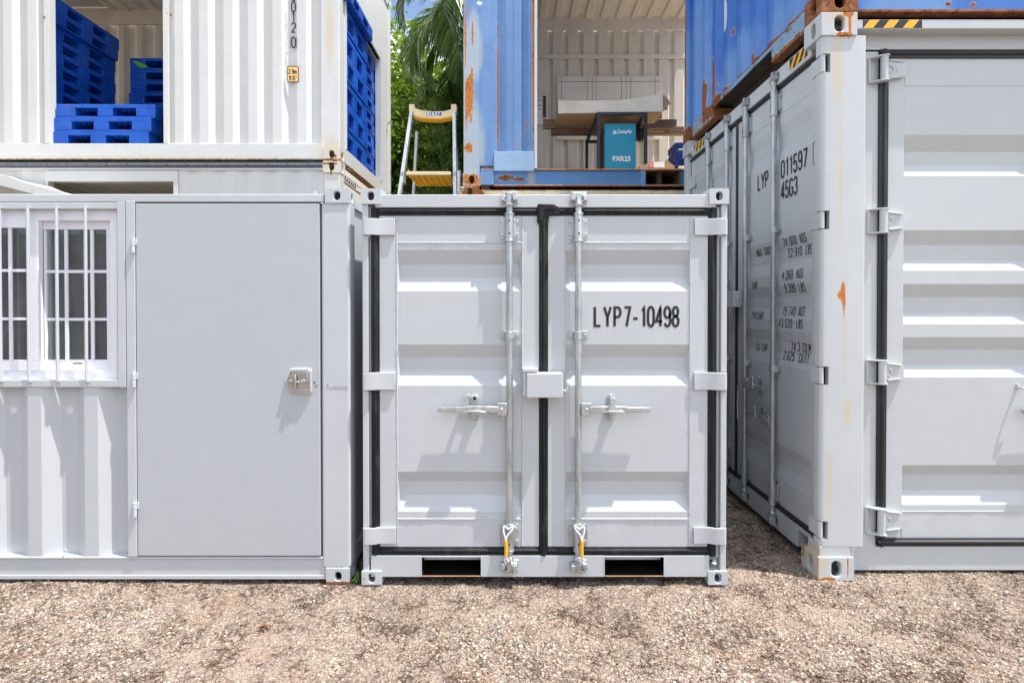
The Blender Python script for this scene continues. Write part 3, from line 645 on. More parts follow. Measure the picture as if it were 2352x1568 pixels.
b = MB(); b.box(xo0 + .03, xo1 - .06, .116, 1.93, YO + 1.80, YO + 1.83); b.box(uo(560), uo(565), .116, 1.93, YO + .12, YO + 1.79); b.build('inner_lining', 'room', off)
b = MB(TO); b.box(xo0, uo(1296), wo(809), wo(777), -.07, 0); b.build('top_rail', 'grey', off, bevel=.004)
b = MB(TO); b.box(xo0, uo(1302), wo(2322), wo(2233), -.07, -.010); b.box(xo0, uo(1301), wo(2323), wo(2306), -.0095, -.004); b.box(xo0, uo(1301), wo(2240), wo(2232), -.075, -.002); b.build('bottom_rail', 'grey', off, bevel=.003)
b = MB(TO); b.box(uo(1285), uo(1399), wo(2276), wo(812), -.10, 0); b.build('corner_post', 'grey', off, bevel=.012, seg=3)
for t, bt in ((756, 813), (2276, 2339)):
    q = MB(); q.casting(uo(1302), uo(1397), YO - .006, YO + .115, wo(bt), wo(t), .0165, .022); 
    M.setdefault('grey_foot', paint('grey_paint_rusty_foot', GREY, 0.38, 0.03, bump=.05, rust=[((uo(1350), YO, 0.004), (.10, .2, .008))], dirt=.1))
    q.build('corner_casting', 'grey_foot', off, bevel=.004)
wl = MB(TO); weld(wl, (uo(1285), wo(814), 0), (uo(1399), wo(818), 0), .0032, 24); weld(wl, (uo(1302), wo(2276), .001), (uo(1397), wo(2276), .001), .004, 24); wl.build('weld_seam', 'grey', off)
b = MB(TO); b.box(uo(505), uo(541), wo(2230), wo(805), -.05, .002); b.build('door_jamb', 'grey', off, bevel=.003)
b = MB(TO); b.box(uo(541), uo(1286), wo(2233), wo(809), -.065, -.052); b.build('door_rebate', 'dark', off)
dd = MB(TO); dd.box(uo(544), uo(1278), wo(2227), wo(815), -.045, 0); dd = dd.build('door', 'grey_matte', off, bevel=.003)
for t, bt in ((955, 1013), (1489, 1549), (2008, 2068)):
    b = MB(TO); c = wo((t + bt) / 2)
    b.rod((uo(538), c + .001, .009), (uo(538), wo(t), .009), .0095, 14); b.rod((uo(538), wo(bt), .009), (uo(538), c - .001, .009), .0095, 14)
    b.box(uo(540), uo(551), c + .002, wo(t) - .002, 0, .006); b.box(uo(530), uo(537), wo(bt) + .002, c - .002, .002, .007); b.build('hinge', 'grey', dd, bevel=.0015, smooth=True)
# paddle lock: backing frame, recessed tray, T handle, key cover
x, y = lambda v: uo(1100 + v / 9.8), lambda v: wo(1440 + v / 9.8)
L_ = MB(TO); outl = [(x(640), y(320)), (x(1330), y(310)), (x(1400), y(340)), (x(1450), y(400)), (x(1450), y(1230)), (x(1410), y(1295)), (x(1330), y(1320)), (x(680), y(1320)), (x(610), y(1270)), (x(390), y(800)), (x(400), y(770)), (x(570), y(400))]
L_.prism(outl, 0, .011); lk = L_.build('latch', 'grey', dd, bevel=.003)
L_ = MB(TO); inn = [(x(650), y(385)), (x(1340), y(380)), (x(1390), y(430)), (x(1390), y(1220)), (x(1340), y(1275)), (x(680), y(1275)), (x(625), y(1240)), (x(465), y(815)), (x(590), y(470))]
L_.prism(inn, .011, .0135)
L_.box(x(730), x(1310), y(500), y(440), .0135, .020); L_.box(x(730), x(1310), y(1190), y(1135), .0135, .021); L_.box(x(725), x(750), y(1190), y(440), .0135, .019); L_.box(x(1295), x(1318), y(1190), y(440), .0135, .019)
L_.path([(x(860), y(570), .024), (x(855), y(800), .027), (x(870), y(1100), .024)], [.005, .006, .005], 12)
L_.path([(x(860), y(830), .026), (x(1000), y(840), .022)], .0045, 10); L_.rod((x(1120), y(830), .0135), (x(1120), y(830), .024), .0125, 20); L_.rod((x(1090), y(840), .024), (x(1090), y(840), .029), .006, 14)
L_.rod((x(600), y(850), .0135), (x(600), y(850), .022), .0125, 20); L_.box(x(535), x(660), y(660), y(625), .0135, .020)
for a, c in ((685, 450), (1338, 450), (680, 1215), (1335, 1215)): L_.rod((x(a), y(c), .0135), (x(a), y(c), .0165), .0045, 10)
L_.build('latch_plate', 'chrome', dd, bevel=.0012, smooth=True)
b = MB(TO); b.prism(slot(x(1520), y(870), .0035, .005), .0002, .0012); 
def scr(pts, r=.0009): b.path([(uo(800 + a / 1.743), wo(700 + c / 1.743), .0012) for a, c in pts], r, 6)
scr([(795, 1455), (803, 1465), (806, 1474), (822, 1466)]); b.build('scratch', 'dark', dd)
b = MB(TO)
scr([(848, 1468), (856, 1469)], .0008); scr([(880, 1470), (893, 1478), (905, 1490), (925, 1481), (960, 1484), (1000, 1484), (1030, 1487)], .0006); scr([(925, 1473), (1032, 1472)], .0003); scr([(887, 1452), (890, 1468)]); b.build('scratch', 'dark', off)
# corrugated wall under and beside the window
wl_l, wl_r = xo0 + .02, uo(506)
FRO = (.237, .236, .291, .236)
b = MB(TO); b.corr(uo(-340), wl_r, wo(2236), wo(1535), -.006, .046, .288, uo(102), FRO, 0)
b.corr(wl_l, uo(-340), wo(2236), wo(805), -.006, .046, .288, uo(102), FRO, 0); b.build('corrugated_wall', 'grey', off, bevel=.006, seg=2)
b = MB(TO); b.path([(uo(238), wo(2222), -.03), (uo(240), wo(2212), -.015), (uo(246), wo(2205), -.004), (uo(256), wo(2200), .004)], .004, 8); b.build('hook', 'grey', off, smooth=True)
def ring(mb, u0, u1, w0, w1, tl, tr, tt, tb, d0, d1):
    mb.box(u0, u1, w1 - tt, w1, d0, d1); mb.box(u0, u1, w0, w0 + tb, d0, d1); mb.box(u0, u0 + tl, w0 + tb, w1 - tt, d0, d1); mb.box(u1 - tr, u1, w0 + tb, w1 - tt, d0, d1)
zo = lambda v: uo(v / 1.743); zw = lambda v: wo(700 + v / 1.743)
gr = MB(TO); gr.box(uo(-340), zo(818), zw(238), zw(192), -.03, .0); gr.box(uo(-340), zo(818), zw(1479), zw(1428), -.03, .0); gr.box(zo(818), zo(875), zw(1480), zw(188), -.03, .001); gr.box(uo(-360), uo(-340), zw(1480), zw(188), -.03, .001)
wg = MB(TO)
gr = gr.build('security_grille', 'grey', off, bevel=.003)
for xx in (12, 209, 408, 609, -185, -382, -578):
    b = MB(TO); b.rod((zo(xx - 3), zw(1438), .007), (zo(xx - 3), zw(224), .007), .0076, 14); b.obox(zo(xx - 3), zw(228), .004, .011, .004, .005); b.obox(zo(xx - 3), zw(1436), .004, .011, .004, .005); b.build('bar', 'grey', gr, smooth=True)
zo0, zw0 = zo, zw
def at_depth(d):
    k_ = (YO - d) / YO
    return (lambda v: zo0(v) * k_), (lambda v: 1.403 + (zw0(v) - 1.403) * k_)
zo, zw = at_depth(-.036)
wn = MB(TO); ring(wn, uo(-335), zo(818), zw(1428), zw(240), .05, (zo(818) - zo(772)), zw(240) - zw(318), zw(1357) - zw(1428), -.10, -.034)
wn.rod((zo(638), zw(1385), -.034), (zo(686), zw(1385), -.034), .0035, 8)
wn = wn.build('window', 'pvc', off, bevel=.003)
def sash(a, c, ga, gc, wt_, wb_, gt, gb, d0, d1, verts, horz):
    zo, zw = at_depth(d1)
    s_ = MB(TO); ring(s_, zo(a), zo(c), zw(wb_), zw(wt_), zo(ga) - zo(a), zo(c) - zo(gc), zw(wt_) - zw(gt), zw(gb) - zw(wb_), d0, d1); s_.build('sash', 'pvc', wn, bevel=.003)
    dm = (d0 + d1) / 2
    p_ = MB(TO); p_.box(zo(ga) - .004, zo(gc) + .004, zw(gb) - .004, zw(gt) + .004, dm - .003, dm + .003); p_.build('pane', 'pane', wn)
    m_ = MB(TO)
    for a_, b_ in verts: m_.box(zo(a_), zo(b_), zw(gb), zw(gt), dm + .0035, dm + .010)
    for a_, b_ in horz: m_.box(zo(ga), zo(gc), zw(b_), zw(a_), dm + .0035, dm + .0095)
    m_.build('glazing_bar', 'pvc', wn)
sash(297, 772, 318, 742, 318, 1357, 380, 1288, -.098, -.066, [(444, 466), (625, 647)], [(662, 682), (996, 1015)])
zo, zw = at_depth(-.060)
b = MB(TO); b.box(zo(262), zo(285), zw(1357), zw(318), -.088, -.034); b.box(zo(282), zo(306), zw(1357), zw(318), -.096, -.062); b.build('interlock', 'pvc', wn, bevel=.003)
sash(-330, 268, -255, 186, 290, 1365, 368, 1290, -.062, -.030, [(52, 75), (-97, -74)], [(655, 674), (993, 1011)])
b = MB(TO); b.box(zo(500), zo(566), zw(1316), zw(1310), -.0665, -.0645); b.build('drain_slot', 'dark', wn)
b = MB(TO); b.box(zo(300), zo(770), zw(1340), zw(330), -.23, -.225); b.build('added_backing_sheet', plain('grey_backing_sheet', (.50, .51, .51), .8, 0, .05, 6, 0), off)  # grey sheet added behind the pane to lighten the dark interior
b = MB(TO); b.box(-3.4, zo(285), zw(1340), zw(330), -.30, -.295); b.build('added_backing_sheet', plain('dark_backing_sheet', (.26, .27, .27), .8, 0, .1, 3, 0), off)  # darker sheet added behind the other sash to set its tone
b = MB(TO); b.corr(zo(300), zo(372), zw(1330), zw(330), -.118, .018, .045, zo(300), (.2, .3, .2, .3), 0, 0, .002); b.build('curtain', 'curtain', off, smooth=True)
# ------------------------------------------------------------------ tall side-opening container (right)
YH = 2.967; YS = 3.047; XD = 1.60
uh = lambda x, Y=YH: (x - 2065) * Y / 2320
wh = lambda y, Y=YH: 1.403 - (y - 1226) * Y / 2320
hc = thing('shipping_container', 'tall light grey side-opening container lettered LYP 011597 45G3 on its end door', 'container', (3.5, 4.2, 0))
HX1 = 13.6; HY1 = 5.405
b = MB(); b.box(1.66, HX1, .14, .17, 3.12, HY1 - .05); b.box(1.66, HX1, 2.85, 2.88, 3.06, HY1 - .05); b.box(1.66, HX1, .17, 2.85, HY1 - .05, HY1 - .03); b.box(HX1, HX1 + .03, .05, 2.87, YH + .05, HY1)
b.build('shell', 'grey_hc', hc)
b = MB(); b.box(hx + .17, HX1, wh(120), wh(82), YH + .004, YS + .03); b.build('top_rail', 'grey_hc', hc, bevel=.005)
b = MB(); b.box(uh(3455), HX1, wh(212, YS), wh(120) + .002, YS, YS + .03); b.build('header_panel', 'grey_hc', hc)
b = MB(); b.box(uh(3425), HX1, .014, wh(2180, YS), YS - .004, YS + .05); b.build('bottom_rail', 'grey_hc', hc, bevel=.003)
px1 = uh(3460)
HY = [(219, 293), (843, 917), (1466, 1540), (2088, 2160)]
def rounded(x0, x1, y0, y1, rl, rr):
    P = [(x0 + rl - rl * math.cos(t), y0 + rl - rl * math.sin(t)) for t in [math.pi / 2 * i / 5 for i in range(6)]] if rl else [(x0, y0)]
    Q = [(x1 - rr + rr * math.sin(t), y0 + rr - rr * math.cos(t)) for t in [math.pi / 2 * i / 5 for i in range(6)]] if rr else [(x1, y0)]
    return P + Q + [(x1, y1), (x0, y1)]
b = MB(); b.prism_w(rounded(XD, px1, YH, YH + .075, 0, .012), wh(2188), 2.782)
zs = [2.782] + [wh(v) for p in HY for v in p] + [wh(2188)]
for i in range(0, len(zs), 2): b.prism_w(rounded(hx, XD, YH, YH + .060, .020, 0), zs[i + 1], zs[i])
b.build('corner_post', 'grey_hc', hc, smooth=True)
b = MB(); b.box(hx, uh(3408), .112, wh(2188) + .001, YH + .001, YH + .12); b.build('post_foot', 'grey_hc', hc, bevel=.006)
b = MB(); b.box(hx + .030, XD + .02, .21, 2.77, YH + .034, YH + .058); b.build('slot_shade_block', 'dark', hc)  # dark block added behind the hinge slots so they read as shade
b = MB(); b.box(uh(3455), uh(3516, YS), wh(2186, YS), wh(205, YS), YS, YS + .03); b.build('door_frame', 'grey_hc', hc)
for z0, z1 in ((0.0, .118), (2.780, 2.896)):
    q = MB(); q.casting(hx - .008, uh(3418), YH - .010, YH + .17, z0, z1, .024, .040); q.build('corner_casting', 'grey_hc', hc, bevel=.007, seg=3)
    q = MB(); q.casting(hx - .008, hx + .154, HY1 - .17, HY1 + .008, z0, z1, .024, .040, 'L'); q.build('corner_casting', 'grey_hc', hc, bevel=.007)
TE = F_left(XD)
b = MB(TE); b.box(-HY1 + .17, -YH - .16, 2.745, 2.835, -.07, .018); b.build('end_header', 'grey_hc', hc, bevel=.004)
b = MB(TE); b.box(-HY1 + .16, -YH - .30, .046, .17, -.06, .012); b.box(-YH - .30, -YH - .16, .145, .17, -.06, .010); b.box(-YH - .30, -YH - .16, .03, .145, -.10, -.06, 1); b.build('end_sill', ['grey_hc', 'dark'], hc, bevel=.003)  # near-black box put in for the dark gap beside the casting
b = MB(); b.box(hx, XD + .06, .118, 2.78, HY1 - .10, HY1); b.build('corner_post', 'grey_hc', hc, bevel=.01)
ZR = [(2.715, 0), (2.50, 0), (2.43, -1), (2.36, -1), (2.29, 0), (1.81, 0), (1.735, -1), (1.67, -1), (1.60, 0), (1.53, 0), (1.463, -1), (1.395, -1), (1.325, 0), (1.257, 0), (1.187, -1), (1.125, -1), (1.05, 0), (.571, 0), (.512, -1), (.441, -1), (.361, 0), (.20, 0)]
DH = .016
def dz(w_):
    for (a, da), (c, dc) in zip(ZR, ZR[1:]):
        if c <= w_ <= a: return (dc + (da - dc) * (w_ - c) / (a - c)) * DH
    return 0.0
def end_door(a, c, rods, near):
    d = MB(TE); d.box(a, a + .075, .20, 2.715, -.05, .002); d.box(c - .075, c, .20, 2.715, -.05, .002)
    for z in (2.564, .325): weld(d, (a + .075, z, 0), (c - .075, z, 0), .0024, 30)
    d.hpanel(a + .075, c - .075, [(z, k * DH) for z, k in ZR], .03); d.box(a, c, .20, 2.715, -.056, -.05)
    o = d.build('door', 'grey_hc', hc, bevel=.004)
    g_ = MB(TE); gasket_bar(g_, 2.745, 2.712, a - .012, c + .02, 0, False); gasket_bar(g_, .168, .202, a - .012, c + .02, 0, False)
    if near: gasket_bar(g_, a - .03, a + .003, .168, 2.745, .002)
    else: gasket_bar(g_, a - .035, a, .168, 2.745, 0)
    if near: gasket_bar(g_, c, c + .03, .168, 2.745, 0)
    g_.build('door_seal', 'rubber_clean', o, bevel=.002, smooth=True)
    for k, ry in enumerate(rods):
        lock_rod(o, TE, -ry, 2.79, .105, [(2.575, 2.70), (.205, .335)], [(1.85, 1.89), (1.0, 1.045)], 1)
    if not near:
        for z in (2.52, 1.85, 1.05, .30):
            h = MB(TE); h.prism(rrect(a - .06, a + .13, z - .055, z + .055, .02), .002, .02); h.build('hinge', 'grey_hc', o, bevel=.004)
    else:
        for t, bt in HY:
            h = MB(); h.rod((hx + .011, wh(bt) + .004, YH + .015), (hx + .011, wh(t) - .004, YH + .015), .0125, 18)
            h.box(hx + .002, hx + .014, wh(bt) + .006, wh(t) - .006, YH + .026, YH + .115); h.build('hinge', 'grey_hc', o, bevel=.002, smooth=True)
    return o
dn = end_door(-4.183, -3.065, (3.546, 3.983), True)
df = end_door(-5.30, -4.213, (4.335, 4.765), False)
handle(dn, TE, -3.983, .885, 1, .34, False, .20); handle(dn, TE, -3.546, .70, -1, .34, False, .20)
handle(df, TE, -4.335, .885, -1, .34, False, .20)
b = MB(TE); b.prism(rrect(-4.30, -4.06, 1.40, 1.512, .005), .02, .085); b.path([(-4.04, 1.47, .06), (-4.02, 1.455, .06), (-4.0, 1.46, .06), (-3.995, 1.475, .06)], .005, 8); b.build('lock_box', 'grey_hc', dn, bevel=.004)
b = MB(TE); b.path([(-3.983, .90, .055), (-4.02, .86, .062), (-4.03, .72, .06), (-4.03, .62, .058)], .006, 8); b.build('cable', 'cast', dn, smooth=True)
def B_(s_, yl, w0, h_, cw, st, gp):
    tx = MB(TE); text(tx, s_, -yl, w0, h_, cw, st, gp, dz, .0036); tx.build('lettering', 'black', dn, merge=False)
B_('LYP', 3.845, 2.168, .098, .041, .0115, .0165); B_('011597', 3.505, 2.175, .100, .038, .0115, .0185); B_('45G3', 3.505, 2.048, .097, .037, .0115, .0165)
tx = MB(TE); tx.path([(-3.10, 2.285, .0025), (-3.13, 2.285, .0025), (-3.13, 2.165, .0025), (-3.10, 2.165, .0025)], .0022, 6); tx.build('check_digit_box', 'black', dn, merge=False)
rows_ = [('MAX. GROSS', 3.88, 1.735, '24.000', 3.487, 1.762, 'KGS', 3.266), (None, 0, 0, '52.910', 3.44, 1.694, 'LBS', 3.222),
         ('TARE', 3.938, 1.522, '4.260', 3.487, 1.565, 'KGS', 3.292), (None, 0, 0, '9.390', 3.463, 1.487, 'LBS', 3.275),
         ('PAYLOAD', 3.943, 1.322, '19.740', 3.50, 1.352, 'KGS', 3.288), (None, 0, 0, '43.520', 3.525, 1.281, 'LBS', 3.292),
         ('CU. CAP.', 3.89, 1.112, '74.3', 3.398, 1.148, 'CU.M.', 3.247), (None, 0, 0, '2.625', 3.487, 1.088, 'CU.FT.', 3.285)]
for l, yl, zl, a, ya, za, u_, yu in rows_:
    if l: B_(l, yl, zl, .047, .0180, .0050, .0090)
    B_(a, ya, za, .050, .0195, .0050, .0115); B_(u_, yu + .014, za, .050, .0165, .0050, .0090)
b = MB(TE); hazard(b, -3.37, -3.165, 2.765, 2.828, .0182); b.build('warning_sticker', ['black', 'yellow'], hc); b = MB(TE); hazard(b, -5.18, -4.90, 2.765, 2.828, .0182); b.build('warning_sticker', ['black', 'yellow'], hc)
b = MB(F_front(YH + .004)); hazard(b, uh(3445) + .001, uh(3682), wh(117), wh(85), .0002); b.build('warning_sticker', ['black', 'yellow'], hc)
# front side doors
TS = F_front(YS)
us = lambda x: uh(x, YS); ws = lambda y: wh(y, YS)
RS = [(238, 0), (542, 0), (603, -1), (658, -1), (705, 0), (921, 0), (977, -1), (1040, -1), (1082, 0), (1136, 0), (1188, -1), (1252, -1), (1296, 0), (1348, 0), (1400, -1), (1462, -1), (1509, 0), (1861, 0), (1906, -1), (1970, -1), (2021, 0), (2154, 0)]
def side_door(a, c, hinged):
    d = MB(TS); d.box(a, a + us(3612) - us(3545), ws(2154), ws(238), -.05, .0018); d.box(c - .08, c, ws(2154), ws(238), -.05, .0018)
    d.hpanel(a + us(3612) - us(3545), c - .08, [(ws(y), k * .034) for y, k in RS], .004); d.box(a, c, ws(2154), ws(238), -.056, -.05)
    o = d.build('door', 'grey_hc', hc, bevel=.004)
    wl = MB(TS)
    for y in (347, 2047): weld(wl, (a + .09, ws(y), 0), (c - .08, ws(y), 0), .0026, 60)
    weld(wl, (a + .088, ws(2150), .001), (a + .088, ws(2045), .001), .004, 20); weld(wl, (a + .088, ws(345), .001), (a + .088, ws(250), .001), .003, 20); wl.build('weld_seam', 'grey_hc', o)
    g_ = MB(TS); gasket_bar(g_, us(3507) if hinged else a - .045, a + .002, ws(2186), ws(205), 0, True, .016); gasket_bar(g_, ws(240), ws(204), a - .045, c + .02, 0, False, .016); gasket_bar(g_, ws(2186), ws(2152), a - .045, c + .02, 0, False, .016)
    g_.build('door_seal', 'rubber_clean', o, bevel=.002, smooth=True)
    if hinged:
        for t, bt in ((250, 328), (850, 925), (1449, 1522), (2038, 2120)):
            h = MB(TS); z0, z1 = ws(bt), ws(t)
            h.rod((us(3514), z0 - .008, .036), (us(3514), z1 + .008, .036), .0185, 20)
            for z in (z0 - .016, z1 + .008): h.prism_w([(us(3466), -.002), (us(3466), .012), (us(3500), .050), (us(3522), .060), (us(3531), .048), (us(3531), .03), (us(3510), .012), (us(3486), -.002)], z, z + .008)
            h.box(us(3464), us(3472), z0 - .014, z1 + .014, -.001, .010)
            h.prism([(us(3520), z0), (us(3545), z0), (us(3594), z0 + .008), (us(3606), z0 + .018), (us(3606), z1 - .018), (us(3594), z1 - .008), (us(3545), z1), (us(3520), z1)], .003, .022)
            h.prism([(us(3540), z0 + .002), (us(3594), z0 + .010), (us(3594), z0 + .016), (us(3540), z0 + .008)], .022, .029); h.prism([(us(3540), z1 - .002), (us(3594), z1 - .010), (us(3594), z1 - .016), (us(3540), z1 - .008)], .022, .029)
            cz = (z0 + z1) / 2; h.path([(us(3541), cz - .02, .022), (us(3552), cz - .013, .024), (us(3556), cz, .025), (us(3552), cz + .013, .024), (us(3541), cz + .02, .022)], .004, 6)
            for q_ in range(4): h.box(us(3566), us(3572), cz - .016 + q_ * .009, cz - .012 + q_ * .009, .022, .0245)
            h.build('hinge', 'grey_hc', o, bevel=.003, smooth=True)
    return o
s1 = side_door(us(3545), 4.30, True)
side_door(4.345, 6.9, False)
b = MB(TS); b.path([(us(4068), ws(1549), -.002), (us(4070), ws(1547), .035), (us(4078), ws(1552), .042), (us(4088), ws(1550), .042), (us(4096), ws(1540), .042)], .0055, 8); b.obox(us(4072), ws(1543), .006, .008, .008, .006); b.build('hook', 'grey_hc', s1, smooth=True)
lock_rod(s1, TS, us(4215), ws(215), ws(2215), [(ws(338), ws(246)), (ws(2150), ws(2060))], [(ws(1120), ws(1085)), (ws(1640), ws(1605))], 1)
handle(s1, TS, us(4340), ws(1640), -1, .36)
lock_rod(s1, TS, us(4340), ws(215), ws(2215), [(ws(338), ws(246)), (ws(2150), ws(2060))], [], 1)

# ------------------------------------------------------------------ rusty blue container on top of it
BLUE_L = (0.13, 0.27, 0.55)
M['blue_rusty'] = paint('rusty_mid_blue_paint', (0.035, 0.15, 0.50), 0.42, 0.14, dirt=.3, dirtcol=(.10, .22, .46), bump=.1, speck=.02,
    rust=[((1.57, 4.95, 3.17), (.2, .05, .17)), ((1.57, 4.73, 3.20), (.2, .07, .17)), ((1.57, 4.75, 3.05), (.2, .45, .035)), ((1.57, 3.8, 3.045), (.2, .6, .018)), ((1.57, 5.38, 3.6), (.06, .03, .7)), ((1.57, 3.55, 3.4), (.1, .014, .05)), ((1.57, 4.35, 3.45), (.1, .02, .035)), ((1.57, 3.95, 3.06), (.1, .05, .07)), ((2.2, 2.95, 2.945), (.016, .1, .01)), ((2.33, 2.95, 2.94), (.018, .1, .014)), ((2.62, 2.95, 2.94), (.014, .1, .012)), ((1.57, 3.2, 3.12), (.1, .05, .05))],
    fade=[((1.57, 5.1, 3.4), (.3, .35, .9)), ((1.57, 4.2, 3.1), (.2, .5, .3)), ((1.57, 3.4, 3.1), (.2, .3, .5)), ((2.0, 2.95, 2.96), (.25, .2, .3))], fadecol=(.17, .33, .60), fadek=.6,
    patches=[((1.57, 4.45, 3.62), (.06, .05, .14)), ((1.57, 4.05, 4.0), (.06, .09, .25)), ((1.57, 5.06, 3.16), (.06, .02, .02))], patchcol=(.62, .68, .78))
M['rust_blue_rail'] = paint('flaking_blue_and_rust', (0.20, 0.34, 0.50), 0.6, 0.15, dirt=.4, dirtcol=(.3, .32, .3), bump=.2, speck=.10,
    rust=[((1.57, 4.2, 2.912), (.3, 1.6, .032)), ((1.57, 4.7, 2.99), (.3, .35, .06)), ((1.57, 3.5, 3.035), (.3, .5, .012)), ((1.57, 3.12, 3.0), (.4, .05, .15)), ((1.57, 5.3, 3.0), (.4, .08, .2))])
M['rust'] = paint('solid_rust', (0.34, 0.13, 0.05), 0.9, 0.25, dirt=.4, dirtcol=(.12, .05, .03), speck=.22, bump=.25)
M['under'] = plain('dark_underside', (0.055, 0.04, 0.03), 0.85, 0, .3, 8, .3)  # dark brown, also used on the strip behind the tunnel rail
B2 = thing('shipping_container', 'rusty blue corrugated container stacked on the tall grey side-opening container', 'container', (3.5, 4.2, 2.9))
z0 = 2.902
T2 = F_left(1.585)
b = MB(T2)
b.box(-5.23, -4.70, z0 + .012, z0 + .135, -.06, 0); b.box(-3.61, -3.145, z0 + .012, z0 + .135, -.06, 0); b.box(-4.70, -3.61, z0 + .10, z0 + .135, -.010, 0)
b.box(-4.70, -4.69, z0 + .01, z0 + .10, -.4, 0); b.box(-3.62, -3.61, z0 + .01, z0 + .10, -.4, 0)
b.prism([(-3.61, z0 + .02), (-3.60, z0 + .02), (-3.15, z0 + .02), (-3.15, z0 + .0), (-3.30, z0 - .0), (-3.58, z0 + .0)], 0, .012)
b.build('end_sill', 'rust_blue_rail', B2, bevel=.006)
b = MB(); b.box(1.66, HX1, z0 + .13, z0 + .16, 3.0, 5.37)
for i in range(22): b.box(1.75 + i * .5, 1.81 + i * .5, z0 + .02, z0 + .13, 3.02, 5.35)
b.box(1.596, 1.66, z0 + .125, z0 + .134, 3.62, 4.69); b.build('floor', 'under', B2)
b = MB(T2); b.corr(-5.30, -3.06, z0 + .133, 5.7, -.006, .042, .262, -5.25, (.27, .23, .27, .23), 0); b.build('end_wall', 'blue_rusty', B2, bevel=.006)
b = MB(); b.box(1.69, HX1, z0 + .006, z0 + .16, YH + .006, YH + .02); b.box(1.69, HX1, z0 - .001, z0 + .012, YH - .002, YH + .06, 1); b.build('side_rail', ['blue_rusty', 'rust'], B2, bevel=.002)
b = MB(F_front(YH + .03)); b.corr(1.66, HX1, z0 + .15, 5.7, 0, .036, .278, 1.75, (.25, .245, .26, .245), 0); b.build('side_wall', 'blue_rusty', B2, bevel=.005)
b = MB(); b.box(1.60, HX1, 5.66, 5.79, YH + .01, YH + .06); b.box(1.60, HX1, z0 + .1, 5.7, 5.36, 5.39); b.box(HX1, HX1 + .03, z0 + .1, 5.75, YH + .02, 5.39); b.box(1.60, HX1, 5.75, 5.78, YH + .06, 5.38); b.build('shell', 'blue_rusty', B2)
for y0, y1, yc in ((YH - .008, YH + .17, 0), (HY1 - .17, HY1 + .008, 1)):
    q = MB(); q.casting(1.551, 1.735, y0, y1, z0, z0 + .118, .026, .042, 'FL' if not yc else 'L'); q.build('corner_casting', 'rust', B2, bevel=.008, seg=3)
    b = MB(); b.box(1.560, 1.70, z0 + .118, 5.7, y0 + .01 if not yc else y1 - .11, y0 + .11 if not yc else y1 - .012); b.build('corner_post', 'blue_rusty', B2, bevel=.01)

# ------------------------------------------------------------------ white stack (left, behind)
YW = 5.95; sW = YW / 2320; XW = -1.806
uw = lambda x: (x - 2065) * sW
ww = lambda y: 1.403 - (y - 1226) * sW
YW1 = YW + 2.438; XWL = XW - 6.06
CREAM = (0.60, 0.60, 0.58)
def white_mat(name, zlo, extra=()):
    return paint(name, CREAM, 0.45, 0.03, dirt=.28, dirtcol=(.60, .52, .38), bump=.07, streak=.16,
        rust=[((XW - .09, YW, zlo - .006), (.075, .25, .014)), ((XW - .005, YW + .05, zlo + .05), (.02, .05, .04)), ((XW - .05, YW, zlo + .03), (.03, .2, .02))] + list(extra),
        faint=[((XW - .08, YW, zlo + .03), (.16, .2, .25)), ((-4, YW, zlo + .01), (3, .2, .03)), ((XW - .1, YW, zlo + 1.3), (.06, .1, .5))])
M['white_up'] = white_mat('aged_white_paint', 2.912, [((-4, YW - .01, 2.906), (4, .03, .009)), ((XW, YW + 1.3, 2.912), (.06, 1.4, .014)), ((-4.83, YW, 4.35), (.02, .1, .02)), ((-3.55, YW, 4.4), (.012, .1, .02))])
M['white_low'] = white_mat('stained_white_paint', 2.87, [((XW - .09, YW, 2.79), (.012, .15, .05))])
M['inner'] = paint('dusty_cream_lining', (0.76, 0.70, 0.58), 0.6, 0.04, dirt=.3, dirtcol=(.56, .46, .32), bump=.06)
W2 = thing('shipping_container', 'aged white corrugated container with square cutout full of blue pallets, stacked above ground', 'container', (XW - 3, YW + 1.2, 2.9))
b = MB(F_front(YW)); b.box(XWL, XW - .165, 2.911, 3.07, -.06, 0); b.build('bottom_rail', 'white_up', W2, bevel=.004)
b = MB(); b.box(XWL + .05, XW - .06, 3.03, 3.062, YW + .06, YW1 - .05, 1)
for i in range(14): b.box(XWL + .3 + i * .42, XWL + .36 + i * .42, 2.925, 3.03, YW + .07, YW1 - .06)
M['ply'] = plain('plywood_floor', (.52, .40, .27), .7, 0, .15, 5, .1)
b.build('floor', ['under', 'ply'], W2)
FW = (.36, .21, .22, .21)
ul, ur = uw(204), uw(658); WT = 5.62
b = MB(F_front(YW + .012)); ph = uw(995); pd = .2505
b.corr(XWL + .1, uw(186), 3.068, WT, 0, .036, pd, ph, FW, 0, 1); b.corr(uw(674), uw(1280), 3.068, WT, 0, .036, pd, ph, FW, 0, 1)
b.build('side_wall', ['white_up', 'inner'], W2, bevel=.005)
b = MB(F_front(YW)); b.box(uw(184), ul, 3.07, WT - .2, -.09, .002); b.box(ur, uw(676), 3.07, WT - .2, -.09, .002); b.box(uw(184), uw(676), WT - .2, WT, -.05, .002); b.build('opening_frame', 'white_up', W2, bevel=.003)
b = MB(); b.box(XWL, XW - .1, WT, 5.78, YW + .003, YW + .06); b.box(XWL, XW - .1, WT + .06, 5.78, YW1 - .06, YW1); b.build('top_rail', 'white_up', W2)
b = MB(F_front(YW1 - .05)); b.corr(XWL + .1, XW - .06, 3.06, 5.45, 0, .036, .262, -4.9, (.27, .23, .27, .23), 0, 1, -.004); b.box(XWL, XW - .06, 5.42, 5.64, 0, .05, 1); b.build('rear_wall', ['white_up', 'inner'], W2, bevel=.005)
